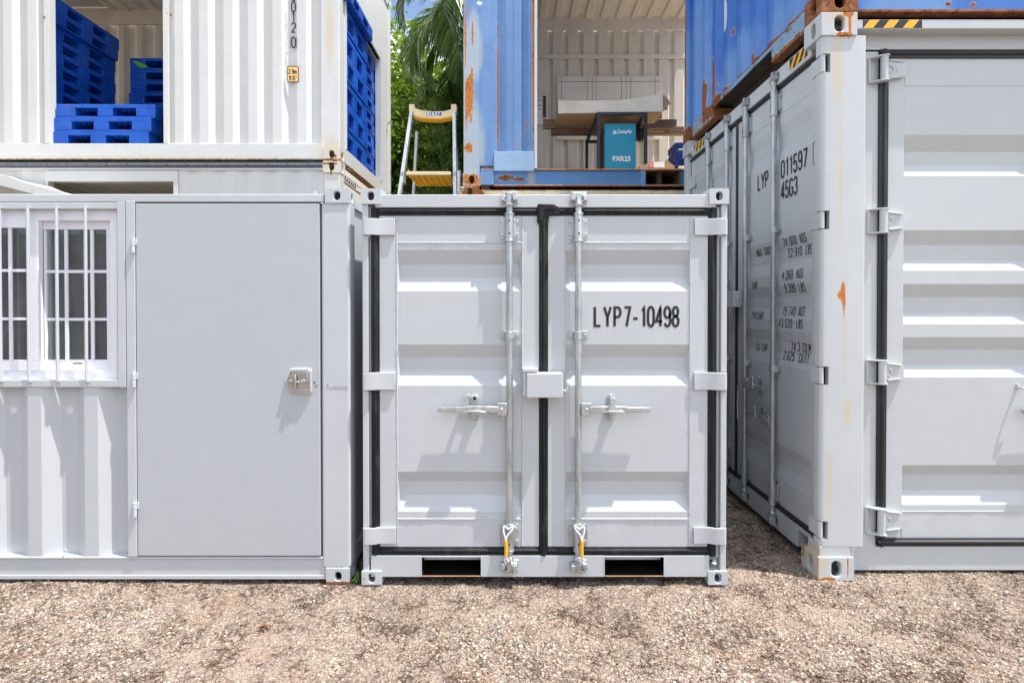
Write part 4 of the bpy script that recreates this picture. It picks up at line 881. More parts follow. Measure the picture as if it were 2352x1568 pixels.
b = MB(F_up(5.60)); b.corr(-5.75, XW, YW + .03, YW1 - .03, .03, .03, .21, 0, (.34, .16, .34, .16), 1, 0, -.004); b.build('roof', ['white_up', 'inner'], W2, bevel=.004)  # roof stops short out of view, bay and far end left open for daylight
for y0, y1 in ((YW - .006, YW + .17), (YW1 - .17, YW1 + .006)):
    for xa, xb in ((XW - .172, XW + .006), (XWL, XWL + .17)):
        q = MB(); q.casting(xa, xb, y0, y1, 2.897, 3.02, .026, .040, 'FLR'); q.build('corner_casting', 'white_up', W2, bevel=.006)
        q = MB(); q.casting(xa, xb, y0, y1, 5.674, 5.79, .026, .040, 'FLR'); q.build('corner_casting', 'white_up', W2, bevel=.006)
    yy = (y0 + .01, y0 + .13) if y0 < 7 else (y1 - .13, y1 - .01)
    b = MB(); b.box(uw(1284), XW, 3.02, 5.68, *yy); b.build('corner_post', 'white_up', W2, bevel=.012, seg=3)
TR = F_right(XW)
oy0, oy1, oz1 = 6.207, 7.737, 4.69
b = MB(TR); b.box(YW + .17, YW1 - .17, 2.915, 3.075, -.06, -.004); b.build('end_sill', 'white_up', W2, bevel=.004)
b = MB(TR); b.box(YW + .13, YW1 - .12, oz1, 5.68, -.05, -.012); b.box(oy1 + .10, YW1 - .12, 3.075, oz1, -.05, -.012); b.box(YW + .13, oy0 - .02, 3.075, oz1, -.05, -.012); b.build('end_wall', ['white_up'], W2, bevel=.003)
b = MB(TR); b.box(oy1, oy1 + .10, 3.075, oz1 + .06, -.07, .002); b.box(oy0, oy1, oz1, oz1 + .06, -.07, .002); b.box(oy0 - .03, oy0, 3.075, oz1 + .06, -.07, .002); b.build('opening_frame', 'white_up', W2, bevel=.004)
b = MB(F_front(YW + .012)); text(b, '0', uw(1169), ww(9), .10, .038, .0135, .0)
for c_, yb in (('0', 52), ('1', 92), ('2', 134), ('0', 193)): text(b, c_, uw(1169), ww(yb), .098, .038, .0135, .0)
r0, r1, q0, q1 = uw(1164), uw(1191), ww(196.5), ww(151)
for a, c, e, f in ((r0, r1, q1 - .004, q1), (r0, r1, q0, q0 + .004), (r0, r0 + .004, q0, q1), (r1 - .004, r1, q0, q1)): b.box(a, c, e, f, .0005, .0016)
b.build('lettering', 'black', W2, merge=False)
b = MB(F_front(YW + .011)); b.prism(rrect(uw(1151), uw(1197), ww(332), ww(268), .012), .0015, .003, 0); b.prism(rrect(uw(1153.5), uw(1194.5), ww(329), ww(271), .009), .003, .0036, 1)
text(b, '2.9m', uw(1157), ww(298), .043, .0155, .0078, .0070, lift=.0042, mi=0); text(b, "9'6\"", uw(1159), ww(324), .043, .0165, .0078, .0075, lift=.0042, mi=0)
b.build('height_sticker', ['black', 'amber'], W2, merge=False)
W1 = thing('shipping_container', 'stained white container with wide serving hatch under the upper white container', 'container', (XW - 3, YW + 1.2, 0))
b = MB(F_front(YW)); b.box(XWL, XW - .17, ww(676), 2.812, -.06, .002); b.box(XWL, XW - .17, 2.80, 2.872, -.05, .008); b.build('top_rail', 'white_low', W1, bevel=.004)
b = MB(F_front(YW)); gasket_bar(b, 2.876, 2.818, XWL, XW - .175, .006, False, .02)
for i in range(26):
    xx = uw(40 + 79.8 * (i - 9)); 
    if xx < XW - .2 and xx > XWL: b.rod((xx, 2.846, .024), (xx, 2.846, .0315), .008, 8, 1)
M['rubber_grey'] = plain('grey_rubber_extrusion', (.085, .095, .11), .55, 0, .15, 30, .1)
b.build('rubber_strip', ['rubber_grey', 'dark'], W1, bevel=.002)
b = MB(F_front(YW + .010)); b.corr(XWL, uw(184), .15, 2.80, 0, .016, .262, uw(1010), FW, 0, 1); b.corr(uw(714), XW - .16, .15, 2.80, 0, .016, .262, uw(1010), FW, 0, 1); b.box(uw(184), uw(714), .15, 1.5, -.02, 0); b.build('side_wall', ['white_low', 'inner'], W1, bevel=.006)
b = MB(F_front(YW)); ring(b, uw(184), uw(714), 1.5, ww(684), .03, .045, ww(684) - ww(727), .05, -.08, .004); b.build('hatch_frame', 'white_low', W1, bevel=.003)
b = MB(); b.box(XWL, XW, .02, .15, YW, YW1); b.box(XWL, XW, .2, 2.8, YW1 - .05, YW1 - .02); b.box(XWL, XWL + .03, .2, 2.8, YW + .05, YW1 - .05); b.box(XW - .05, XW - .012, .15, 2.72, YW + .10, YW1 - .1); b.box(XW - .08, XW - .004, 2.72, 2.85, YW + .15, YW1 - .15); b.build('shell', ['inner'], W1)
b = MB(F_up(2.76)); b.corr(XWL, XW, YW + .03, YW1 - .03, .03, .03, .21, 0, (.34, .16, .34, .16), 0, 0, -.004); b.build('roof', 'inner', W1, bevel=.004)
for y0, y1 in ((YW - .006, YW + .17), (YW1 - .17, YW1 + .006)):
    q = MB(); q.casting(XW - .172, XW + .004, y0, y1, 2.772, 2.892, .026, .040, 'FLR'); q.build('corner_casting', 'white_low', W1, bevel=.006)
    b = MB(); b.box(XW - .165, XW, .0, 2.772, y0 + .01, y1 - .02); b.build('corner_post', 'white_low', W1, bevel=.01)
b = MB(TR); b.box(YW + .16, YW + .62, 2.745, 2.79, .001, .002, 1)
for i in range(6): b.prism([(YW + .17 + i * .075, 2.745), (YW + .205 + i * .075, 2.745), (YW + .225 + i * .075, 2.79), (YW + .19 + i * .075, 2.79)], .002, .003, 0)
b.build('warning_sticker', ['black', 'pvc'], W1)
M['orange'] = paint('faded_orange_paint', (0.48, 0.10, 0.025), 0.55, 0.15, dirt=.4, dirtcol=(.2, .07, .03), speck=.04)
O1 = thing('shipping_container', 'faded orange container on top of the white container stack, only its corner showing', 'container', (XW - 3, YW + 1.2, 5.8))
b = MB(); b.box(XWL, XW - .01, 5.80, 5.95, YW + .02, YW + .07); b.box(XWL, XW - .01, 5.80, 5.95, YW1 - .07, YW1 - .02); b.box(XW - .07, XW - .01, 5.80, 5.95, YW + .07, YW1 - .07); b.build('bottom_rail', 'orange', O1, bevel=.004)
b = MB(F_right(XW - .03)); b.corr(YW + .05, YW1 - .05, 5.95, 8.3, 0, .036, .278, YW, (.25, .25, .25, .25), 0); b.build('end_wall', 'orange', O1)
b = MB(F_front(YW + .04)); b.corr(XWL, XW - .05, 5.95, 8.3, 0, .036, .278, XWL, (.25, .25, .25, .25), 0); b.build('side_wall', 'orange', O1)
b = MB(); b.box(XWL, XW - .03, 8.3, 8.38, YW, YW1); b.box(XWL, XW - .04, 5.9, 8.3, YW1 - .06, YW1 - .03); b.box(XWL, XWL + .03, 5.9, 8.3, YW + .1, YW1 - .1); b.build('shell', 'orange', O1)
for y0, y1 in ((YW, YW + .17), (YW1 - .17, YW1)):
    q = MB(); q.casting(XW - .165, XW + .002, y0, y1, 5.794, 5.912, .026, .04, 'R'); q.build('corner_casting', 'rust', O1, bevel=.006)
# awning flap propped out of the lower white container, at the left frame edge
aw = thing('awning_flap', 'white ribbed steel awning flap rising above the grey office container window', 'awning', (-5.0, 5.3, 2.5))
b = MB(); 
pf = [(-6.4, 3.02), (-5.0, 2.675), (-4.72, 2.615), (-4.60, 2.565), (-4.25, 2.475), (-4.02, 2.405), (-4.02, 2.345), (-4.3, 2.40), (-5.0, 2.575), (-6.4, 2.92)]
b.prism(pf, 5.42, 5.47); b.prism(pf, 5.86, 5.91)
for i in range(9): t_ = -6.3 + i * .26; zz = 2.62 - (t_ + 5.0) * .245 - .02; b.box(t_, t_ + .10, zz - .03, zz, 5.47, 5.86)
b.build('rib_frame', 'white_low', aw, bevel=.004)
b = MB(); b.prism([(-6.4, 2.955), (-5.0, 2.61), (-4.3, 2.432), (-4.05, 2.37), (-4.05, 2.362), (-4.3, 2.424), (-5.0, 2.602), (-6.4, 2.947)], 5.475, 5.855); b.build('sheet', 'white_low', aw)
b = MB(); b.rod((-4.3, 2.40, 5.44), (-4.3, .0, 5.44), .02); b.rod((-6.3, 2.90, 5.44), (-6.3, 0.0, 5.44), .02); b.build('prop', 'white_low', aw)
# ------------------------------------------------------------------ pallets in the white container
def mk_plastic():
    N = NT('blue_moulded_plastic'); n = N.noise(4, 6, 0.65); s = N.noise(26, 6, 0.7, stretch=(1, 1, 2.5))
    c = N.mix(N.ramp(n, [(0.3, 0.0), (0.7, 1.0)]), (0.003, 0.065, 0.40), (0.005, 0.12, 0.58))
    c = N.mix(N.ramp(s, [(0.66, 0.0), (0.78, 0.35)]), c, (0.14, 0.28, 0.58))
    oi = N.n('ObjectInfo').outputs['Random']; c = N.mix(N.ramp(oi, [(0.0, 0.0), (1.0, .3)]), c, (0.004, 0.035, 0.22)); c = N.mix(N.ramp(N.noise(2.2, 7, .7), [(.55, 0.0), (.75, .3)]), c, (.16, .24, .42))
    N.L(c, N.p.inputs['Base Color']); N.L(N.math('ADD', .28, N.math('MULTIPLY', n, .25)), N.p.inputs['Roughness']); N.bump(s, .08, .003); return N.m
M['plastic'] = mk_plastic()
M['green'] = plain('green_spray_paint', (0.10, 0.42, 0.05), .6)
def pallet_mesh():
    b = MB(); L, W, H = 1.02, 1.0, .143
    b.box(0, L, .104, H, 0, W)
    for xx, ww_ in ((0, .195), (.425, .155), (.82, .20)):
        for yy, wy in ((0, .195), (.425, .15), (.81, .19)):
            b.box(xx, xx + ww_, .018, .106, yy, yy + wy)
    for yy, wy in ((0.002, .16), (.43, .14), (.838, .16)): b.box(.002, L - .002, .0, .020, yy, yy + wy)
    for xx, wx in ((.003, .16), (.43, .14), (.855, .16)): b.box(xx, xx + wx, .001, .019, .16, W - .16)
    for xx in (.205, .63):                                   # inner ribs seen through the slots
        for k in range(4): b.box(xx + .02 + k * .055, xx + .03 + k * .055, .085, .105, .05, W - .05)
    b.box(.2, .82, .06, .103, .30, .31); b.box(.2, .82, .05, .103, .69, .70)
    o = b.build('plastic_pallet', 'plastic', origin=(0, 0, 0), bevel=.012, seg=2); return o
ORD = ['bottom', 'second', 'third', 'fourth', 'fifth', 'sixth', 'seventh', 'eighth', 'ninth', 'tenth', 'eleventh', 'twelfth', 'thirteenth']
P0 = pallet_mesh(); used = [False]
def pallet(x, y, z, rz, label, group, tilt=0):
    o = P0 if not used[0] else P0.copy()
    if used[0]: COL.objects.link(o)
    used[0] = True
    o.location = (x, y, z); o.rotation_euler = (0, tilt, rz); tag(o, label, 'pallet', group); return o
FZ = 3.063; HP = .1445
for k in range(3):
    pallet(uw(206) - .03 * (2 - k) + .01, YW + .045 + .01 * k, FZ + k * HP, R((.4, -.3, .6)[k]), ['scuffed bright blue pallet, bottom of three in the sunlit doorway of the white container', 'bright blue pallet in the middle of the three in the white container doorway', 'bright blue pallet, top of three stacked in the white container doorway'][k], 'sunlit pallets in the white container doorway')
for k in range(12):
    off_ = .045 if k in (2, 10, 11) else 0
    pallet(-4.99 + off_, 6.22 + (.015 if k % 2 else 0), FZ + k * HP * .955, R(90), f'dark blue pallet, {ORD[k]} from the floor in the tallest dark stack inside the doorway' if k else 'dark blue pallet lying on the floor under the tallest stack inside the doorway', 'tall pallet stack inside the white container')
for k in range(10):
    pallet(-4.83 + (-.02 if k < 7 else 0), 7.28, FZ + k * HP, 0, (f'blue pallet, {ORD[k]} from the floor in the rear stack by the cream wall' if k else 'blue pallet on the floor under the rear stack by the cream wall') if k < 9 else 'blue pallet with green paint mark, top of the rear stack by the cream wall', 'rear pallet stack inside the white container')
b = MB(); yf = 7.275
b.prism([(-4.80, 4.455), (-4.75, 4.47), (-4.62, 4.41), (-4.60, 4.385), (-4.68, 4.375), (-4.77, 4.44)], yf - .003, yf - .0015)
gm = b.build('paint_mark', 'green', None); gm.parent = [o for o in COL.objects if o.get('label', '').startswith('blue pallet with green')][0]; gm.location = (4.83, -7.28, -(FZ + 9 * HP))
for k in range(6):
    pallet(XW - .03 + (.012 if k % 2 else 0), 6.13, FZ + k * HP * 1.8, R(90), f'deep blue pallet, {ORD[k]} from the floor in the near stack of the end opening' if k else 'blue pallet on the floor under the near stack of the end opening', 'near pallet stack in the end opening')
for k in range(11):
    pallet(XW - .075 - (.01 if k % 2 else 0), 7.16, FZ + k * HP, R(90), f'blue pallet, {ORD[k]} from the floor in the far stack of the end opening' if k else 'blue pallet on the floor under the far stack of the end opening', 'far pallet stack in the end opening')
pallet(XW + .05, 6.10, FZ + 10.8 * HP + .012, R(90), 'blue pallet jutting out on top of the near stack in the end opening', 'near pallet stack in the end opening')
for o in COL.objects:
    if o.get('label', '').endswith('in the near stack of the end opening') or 'under the near stack' in o.get('label', ''): o.scale = (1, 1, 1.8)

# ------------------------------------------------------------------ blue container with cutout, on a cream one (middle, behind)
YB = 5.754; sB = YB / 2320
ub = lambda x: (x - 2065) * sB
wb = lambda y: 1.403 - (y - 1226) * sB
YB1 = 8.20; XB = ub(1854); XBR = XB + 6.06
M['blue_faded'] = paint('sun_faded_blue_paint', (0.13, 0.255, 0.485), 0.5, 0.10, bright=True, dirt=.35, dirtcol=(.32, .42, .56), bump=.08, speck=.0, streak=.06,
    rust=[((XB + .07, YB, 3.52), (.042, .2, .25)), ((XB + .09, YB, 4.1), (.012, .2, .12)), ((XB + .02, YB, 4.1), (.010, .2, .35)), ((XB + .06, YB, 2.98), (.045, .2, .06)), ((XB + .025, YB, 3.35), (.008, .2, .3)), ((XB + .04, YB, 4.33), (.02, .2, .008)), ((XB + .08, YB, 2.66), (.11, .3, .06)), ((XB + .335, YB, 3.6), (.008, .1, .9)), ((.168, YB, 3.9), (.012, .2, 1.4)), ((.6, YB, 2.76), (.9, .1, .008)),
          ((XB + .4, YB, 2.66), (.10, .1, .025)), ((1.6, YB, 2.74), (.3, .1, .04)), ((.0, YB, 3.0), (.015, .1, .02)), ((.5, YB - .01, 2.592), (2.5, .1, .014)), ((XB + .62, YB, 3.2), (.01, .1, .06)), ((XB + .28, YB, 3.96), (.01, .1, .01))],
    fade=[((XB + .06, YB, 3.0), (.17, .3, .55)), ((XB + .10, YB, 4.0), (.10, .3, .4)), ((XB + .02, YB, 3.6), (.06, .3, .7))], fadecol=(.46, .50, .48), fadek=.7,
    patches=[((XB + .16, YB, 4.40), (.028, .1, .02))], patchcol=(.7, .73, .76))
M['blue_deep'] = paint('channel_blue_paint', (0.085, 0.215, 0.43), 0.5, 0.08, dirt=.3, dirtcol=(.2, .3, .42), bump=.1, rust=[((XB + .42, YB, 2.68), (.10, .2, .03)), ((XB + .55, YB, 2.665), (.07, .2, .02)), ((.6, YB, 2.6), (2, .2, .012))], faint=[((.15, YB, 2.7), (.05, .2, .2))])
M['cream_rust'] = paint('cream_paint_with_rust_runs', (0.66, 0.58, 0.40), 0.55, 0.08, dirt=.5, dirtcol=(.62, .36, .10), bump=.1, streak=.7, speck=.03, rust=[((XB + .1, YB, 2.53), (.14, .2, .07)), ((.5, YB, 2.562), (2.4, .2, .012))])
M['inner_grey'] = paint('dusty_grey_lining', (0.70, 0.65, 0.55), 0.6, 0.05, dirt=.45, dirtcol=(.50, .42, .3), bump=.06, speck=.012)
B1 = thing('shipping_container', 'faded blue container with rust streaks and large cutout, upper one of the middle stack', 'container', (XB + 3, YB + 1.2, 2.6))
TB = F_front(YB)
BT = 5.36; jl = ub(2137); jr = ub(2148)
b = MB(); b.box(XB, XB + .16, 2.722, 5.37, YB + .008, YB + .16); b.box(XB + .16, ub(1976), 2.80, BT, YB + .016, YB + .022); b.build('corner_post', 'blue_faded', B1, bevel=.01)
for x0, x1 in ((XB - .006, ub(1922.5)), (XBR - .17, XBR)):
    for z_, zz in ((2.593, 2.722), (5.37, 5.487)):
        q = MB(); q.casting(x0, x1, YB - .008, YB + .17, z_, zz, .025, .041, 'FL'); q.build('corner_casting', 'blue_faded', B1, bevel=.006)
b = MB(F_front(YB + .018)); PB = [(ub(1976), 0), (ub(1990), -.036), (ub(2003), -.036), (ub(2026), 0), (ub(2054), .0), (ub(2055), .004), (ub(2084), .0), (ub(2090), -.036), (ub(2102), -.036), (ub(2118), 0), (jl, 0)]
for off_, mi in ((0, 0), (-.004, 1)):
    n_ = len(PB); b.add([(a, 2.85, d + off_) for a, d in PB] + [(a, BT, d + off_) for a, d in PB], [(i, i + 1, n_ + i + 1, n_ + i) for i in range(n_ - 1)], mi)
b.build('side_wall', ['blue_faded', 'inner_grey'], B1, bevel=.004)
M['blue_plate'] = paint('repainted_blue_plate', (0.30, 0.44, 0.60), 0.5, 0.08, dirt=.3, dirtcol=(.2, .32, .5), bump=.08, rust=[((.0, YB, 2.978), (.35, .1, .008))])
b = MB(TB); b.box(ub(1976), ub(2136), wb(686), wb(608), -.03, .006); b.build('repair_plate', 'blue_plate', B1, bevel=.004)
b = MB(TB); b.box(jl, jr, wb(676), BT, -.05, .008); b.build('cut_edge', 'white_up', B1, bevel=.002)
b = MB(TB); b.box(ub(1922), XBR - .17, 2.752, wb(677), -.09, 0); b.box(ub(1922), ub(1975), 2.607, 2.752, -.02, -.002); b.box(ub(1975), ub(2580), 2.607, 2.752, -.06, -.022, 1); b.box(ub(1975), XBR - .17, 2.595, 2.608, -.06, 0); b.box(ub(2562), ub(2581), 2.607, 2.752, -.05, -.006); b.box(ub(2722), XBR - .17, 2.607, 2.752, -.06, -.022, 1)
b.build('bottom_rail', ['blue_faded', 'blue_deep'], B1, bevel=.003)
M['pocket_rust'] = paint('rusty_pocket_steel', (0.16, 0.085, 0.04), 0.85, 0.3, dirt=.5, dirtcol=(.05, .03, .02), speck=.15, bump=.2)
b = MB(TB); p0, p1 = ub(2582), ub(2721); D = -1.2
b.box(p0, p1, 2.745, 2.750, D, -.01); b.box(p0, p1, 2.609, 2.614, D, -.01); b.box(p0, p0 + .005, 2.614, 2.745, D, -.01); b.box(p1 - .005, p1, 2.614, 2.745, D, -.01); b.box(p0, p1, 2.614, 2.745, D - .005, D); b.build('fork_pocket', 'pocket_rust', B1)
b = MB(); b.box(XB + .05, XBR, 2.755, 2.766, YB + .09, YB1 - .05, 1)
for i in range(14): b.box(XB + .25 + i * .42, XB + .30 + i * .42, 2.60, 2.755, YB + .07, YB1 - .1)
b.build('floor', ['under', 'ply'], B1)
b = MB(F_front(YB1 - .05)); b.corr(XB + .03, XBR, 2.766, 5.26, 0, .036, .212, .30, (.62, .12, .14, .12), 0, 1, -.004); b.box(XB + .03, XBR, 5.25, 5.44, 0, .05, 1); b.box(XB + .03, XBR, 4.86, 4.92, .005, .022, 1); b.build('rear_wall', ['blue_faded', 'inner_grey'], B1, bevel=.004)
b = MB(F_up(5.40)); b.corr(XB, 2.5, YB + .03, YB1 - .03, .03, .03, .212, 0, (.42, .1, .38, .1), 1, 0, -.004); b.build('roof', ['blue_faded', 'inner_grey'], B1, bevel=.004)  # roof cut short behind the grey stack to let daylight inside
b = MB(TB); b.box(XB + .1, XBR, 5.36, 5.48, -.06, 0); b.build('top_rail', 'blue_faded', B1)
b = MB(); b.box(XB + .02, XB + .04, 2.77, 5.42, YB + .16, YB1 - .03); b.build('end_wall', ['blue_faded'], B1)
b = MB(TB); b.box(ub(2228), ub(2228) + .001, 3, 3.001, -2, -2.001)
b = MB(F_front(YB1 - .05)); hu = lambda x: (x - 2065) * (YB1 - .1) / 2320; hw_ = lambda y: 1.403 - (y - 1226) * (YB1 - .1) / 2320
b.box(hu(2228), hu(2640), hw_(559), hw_(313), .004, .05); b.box(hu(2226), hu(2642), hw_(561), hw_(551), .05, .075); b.box(hu(2226), hu(2642), hw_(314), hw_(310), .05, .06)
M['hatch_cream'] = paint('cream_hatch_paint', (.74, .71, .62), .5, .04, dirt=.2)
hp = b.build('hatch_panel', 'hatch_cream', B1, bevel=.004)
b = MB(F_front(YB1 - .05))
for x in (2244, 2347, 2367, 2382, 2483, 2502, 2520, 2617): b.box(hu(x), hu(x + 1.3), hw_(551), hw_(313), .0502, .0512)
b.box(hu(2230), hu(2640), hw_(331.5), hw_(330), .0503, .0513); b.build('drawn_line', 'black', hp)
C1 = thing('shipping_container', 'cream rust-streaked container under the faded blue one, only its top rail showing', 'container', (XB + 3, YB + 1.2, 0))
b = MB(TB); b.box(XB + .15, XBR, 2.44, wb(760), -.06, -.004); b.build('top_rail', 'cream_rust', C1, bevel=.004)
b = MB(F_front(YB + .02)); b.corr(XB + .15, XBR, .1, 2.44, 0, .036, .262, 0, (.27, .23, .27, .23), 0); b.build('side_wall', 'cream_rust', C1)
b = MB(); b.box(XB, XBR, .02, .1, YB + .02, YB1); b.box(XB, XBR, .1, 2.5, YB1 - .04, YB1 - .01); b.box(XB, XB + .03, .1, 2.5, YB + .1, YB1 - .04); b.box(XB + .1, XBR, 2.50, 2.53, YB + .06, YB1 - .05); b.build('shell', 'cream_rust', C1)
q = MB(); q.casting(XB - .03, ub(1918), YB - .016, YB + .16, 2.468, 2.588, .025, .041, 'FL'); q.build('corner_casting', 'cream_rust', C1, bevel=.006)
b = MB(); b.box(XB, XB + .15, 0, 2.468, YB, YB + .15); b.build('corner_post', 'cream_rust', C1, bevel=.008)

# ------------------------------------------------------------------ goods in the blue container
FB = 2.7665
M['tube_black'] = plain('black_painted_tube', (0.02, 0.021, 0.028), .45, 0, .2, 20, .1)
X = lambda x, Y: (x - 2065) * Y / 2320
Z = lambda y, Y: 1.403 - (y - 1226) * Y / 2320
tb = thing('steel_frame_table', 'black square-tube frame table straddling the turquoise air compressor', 'table', (1.1, 6.5, FB))
yt0, yt1 = 6.10, 7.16; tx0, tx1 = X(2388, yt0), X(2588, yt0); tz = Z(451, yt0); t_ = .032
for x0, y0 in ((tx0, yt0), (tx1 - t_, yt0), (tx0, yt1 - t_), (tx1 - t_, yt1 - t_)):
    b = MB(); b.box(x0, x0 + t_, FB, tz - t_, y0, y0 + t_); b.build('leg', 'tube_black', tb, bevel=.003)
b = MB(); b.box(tx0, tx1, tz - t_, tz, yt0, yt0 + t_); b.box(tx0, tx1, tz - t_, tz, yt1 - t_, yt1); b.box(tx0, tx0 + t_, tz - t_, tz, yt0 + t_, yt1 - t_); b.box(tx1 - t_, tx1, tz - t_, tz, yt0 + t_, yt1 - t_); b.build('top_frame', 'tube_black', tb, bevel=.003)
M['teal'] = plain('turquoise_enamel', (0.012, 0.27, 0.42), .35, 0, .05, 6, .03)
M['grille'] = plain('dark_grille_mesh', (0.03, 0.03, 0.032), .6, .2, .3, 120, .4)
M['white_ink'] = plain('white_print', (.82, .82, .82), .5, 0, .02, 10, 0)
yc = 6.20; cx0, cx1, cz1 = X(2416, yc), X(2542, yc), Z(496, yc)
cp = thing('air_compressor', 'turquoise boxy air compressor with white lettering standing under the black frame', 'compressor', ((cx0 + cx1) / 2, yc + .3, FB))
b = MB(); b.box(cx0, cx1, FB + .02, cz1, yc, yc + .05); b.build('front_panel', 'teal', cp, bevel=.010, seg=3)
b = MB(); b.box(cx0 + .012, cx1 - .012, FB + .03, cz1 - .02, yc + .05, yc + .62); b.box(cx0 + .03, cx1 - .03, FB, FB + .03, yc + .03, yc + .60); b.build('casing', 'grille', cp, bevel=.006)
b = MB(); b.rod((cx1 - .02, cz1 - .02, yc + .35), (cx1 + .10, cz1 - .02, yc + .35), .07, 24); b.rod((cx1 + .10, cz1 - .02, yc + .35), (cx1 + .15, cz1 - .02, yc + .35), .078, 24); b.build('air_filter', 'tube_black', cp, bevel=.004, smooth=True)
def font_text(name, body, size, loc, parent, mat, bold=0.0, sx=1.0):
    cu = bpy.data.curves.new(name, 'FONT'); cu.body = body; cu.size = size; cu.extrude = .0006; cu.offset = bold; cu.align_x = 'CENTER'
    ob = bpy.data.objects.new(name, cu); COL.objects.link(ob); dg = bpy.context.evaluated_depsgraph_get(); me = bpy.data.meshes.new_from_object(ob.evaluated_get(dg)); bpy.data.objects.remove(ob)
    me.materials.clear(); me.materials.append(M[mat]); o = bpy.data.objects.new(name, me); COL.objects.link(o)
    p = ORG[parent.name]; o.parent = parent; o.location = (loc[0] - p[0], loc[1] - p[1], loc[2] - p[2]); o.rotation_euler = (R(90), 0, 0); o.scale = (sx, 1, 1); return o
font_text('lettering', 'CompAir', .052, (X(2497, yc), yc - .0012, Z(535, yc)), cp, 'white_ink', .0012, .80)
font_text('lettering', 'FXR25', .072, (X(2485, yc), yc - .0012, Z(646, yc)), cp, 'white_ink', .0018, .98)
b = MB(F_front(yc)); lx, lz = X(2457, yc), Z(533, yc)
for dx, dz_, r_ in ((0, .012, .0115), (-.0115, -.006, .0105), (.0115, -.006, .0105)): b.prism([(lx + dx + r_ * math.cos(i * math.pi / 8), lz + dz_ + r_ * math.sin(i * math.pi / 8)) for i in range(16)], .0004 + .0002 * (dx > 0) + .0001 * (dx < 0), .0014 + .0002 * (dx > 0) + .0001 * (dx < 0))
b.build('logo', 'white_ink', cp)
def mk_card(name, col, dirt):
    N = NT(name); n = N.noise(6, 7, .7); m = N.noise(2.5, 5, .6)
    c = N.mix(N.ramp(n, [(.35, 0.0), (.7, 1.0)]), tuple(x * .86 for x in col), col); c = N.mix(N.ramp(m, [(.52, 0.0), (.7, dirt)]), c, (.36, .25, .14))
    N.L(c, N.p.inputs['Base Color']); N.p.inputs['Roughness'].default_value = .85; N.bump(n, .25, .006); return N.m
M['card'] = mk_card('worn_white_cardboard', (.80, .73, .61), .4); M['card_brown'] = mk_card('brown_cardboard', (.40, .27, .15), .3)
bx = thing('cardboard_box', 'long sagging white cardboard box lying across the black frame table', 'box', (1.0, 6.35, tz))
ya, yb_ = 6.16, 6.56
xs = [X(v, ya) for v in (2231, 2330, 2480, 2560, 2650)]; zt = [Z(v, ya) for v in (404, 406, 404, 393, 379)]; zb = [max(tz + .002, Z(v, ya)) for v in (458, 456, 453, 452, 450)]
b = MB(); n_ = 5; P = []
for yy, k in ((ya, 0), (yb_, 0)):
    for i in range(5): P.append((xs[i] + (0 if i not in (0, 4) else 0), zb[i], yy))
    for i in range(5): P.append((xs[i], zt[i] + (.01 if yy > 6.3 else 0), yy))
fr, bk = 0, 10
Fs = []
for i in range(4):
    Fs += [(i, i + 1, 6 + i, 5 + i), (10 + i, 11 + i, 16 + i, 15 + i), (5 + i, 6 + i, 16 + i, 15 + i)]
Fs += [(0, 5, 15, 10), (4, 9, 19, 14)]
b.add(P, Fs, 0)
b.add([P[i] for i in (0, 1, 2, 3, 4, 10, 11, 12, 13, 14)], [(i, i + 1, 6 + i, 5 + i) for i in range(4)], 1)
b.build('carton', ['card', 'card_brown'], bx, bevel=.006)
b = MB(); b.prism([(xs[4] + .002, zt[4]), (xs[4] + .05, zt[4] - .04), (xs[4] + .085, zt[4] - .10), (xs[4] + .05, zt[4] - .12), (xs[4] + .055, zb[4] + .03), (xs[4] + .002, zb[4] + .01)], ya + .01, ya + .02); b.build('torn_flap', 'card_brown', bx, bevel=.003); b = MB(); b.prism([(xs[4] + .002, zt[4]), (xs[4] + .06, zt[4] - .02), (xs[4] + .09, zt[4] - .13), (xs[4] + .03, zb[4] + .02), (xs[4] + .002, zb[4] + .01)], yb_ - .03, yb_ - .02); b.build('torn_flap', 'card_brown', bx, bevel=.003)
M['green_ink'] = plain('green_print', (.10, .22, .06), .7)
b = MB()
for xx in (2300, 2360, 2420, 2520, 2590):
    b.box(X(xx, ya), X(xx + 14, ya), tz - .0, tz + .0012, ya + .05, ya + .12)
def mk_wood():
    N = NT('weathered_timber'); n = N.noise(8, 7, .7, stretch=(.25, 4, 6)); c = N.ramp(n, [(.3, (.085, .055, .038)), (.5, (.20, .13, .085)), (.7, (.30, .205, .135))]); N.L(c, N.p.inputs['Base Color']); N.p.inputs['Roughness'].default_value = .85; N.bump(n, .4, .006); return N.m
M['wood'] = mk_wood()
for k, (x0, x1, ya_, z0_, hh, dd_, rz, lab) in enumerate((
    (2172, 2705, 6.66, tz, .105, .05, 0.5, 'weathered thick timber plank resting on the black frame, behind the white box'),
    (2205, 2735, 6.86, tz, .085, .10, -0.6, 'rearmost weathered timber beam resting on the black frame table'),
    (2280, 2660, 6.74, tz, .045, .09, 0.2, 'thin weathered board between the two thick timbers on the frame'))):
    xa, xb = X(x0, ya_), X(x1, ya_); o_ = thing('timber_plank', lab, 'timber', ((xa + xb) / 2, ya_, z0_), 'timbers on the black frame table')
    b = MB(); b.box(xa, xb, z0_, z0_ + hh, ya_, ya_ + dd_); m_ = b.build('board', 'wood', o_, bevel=.004)
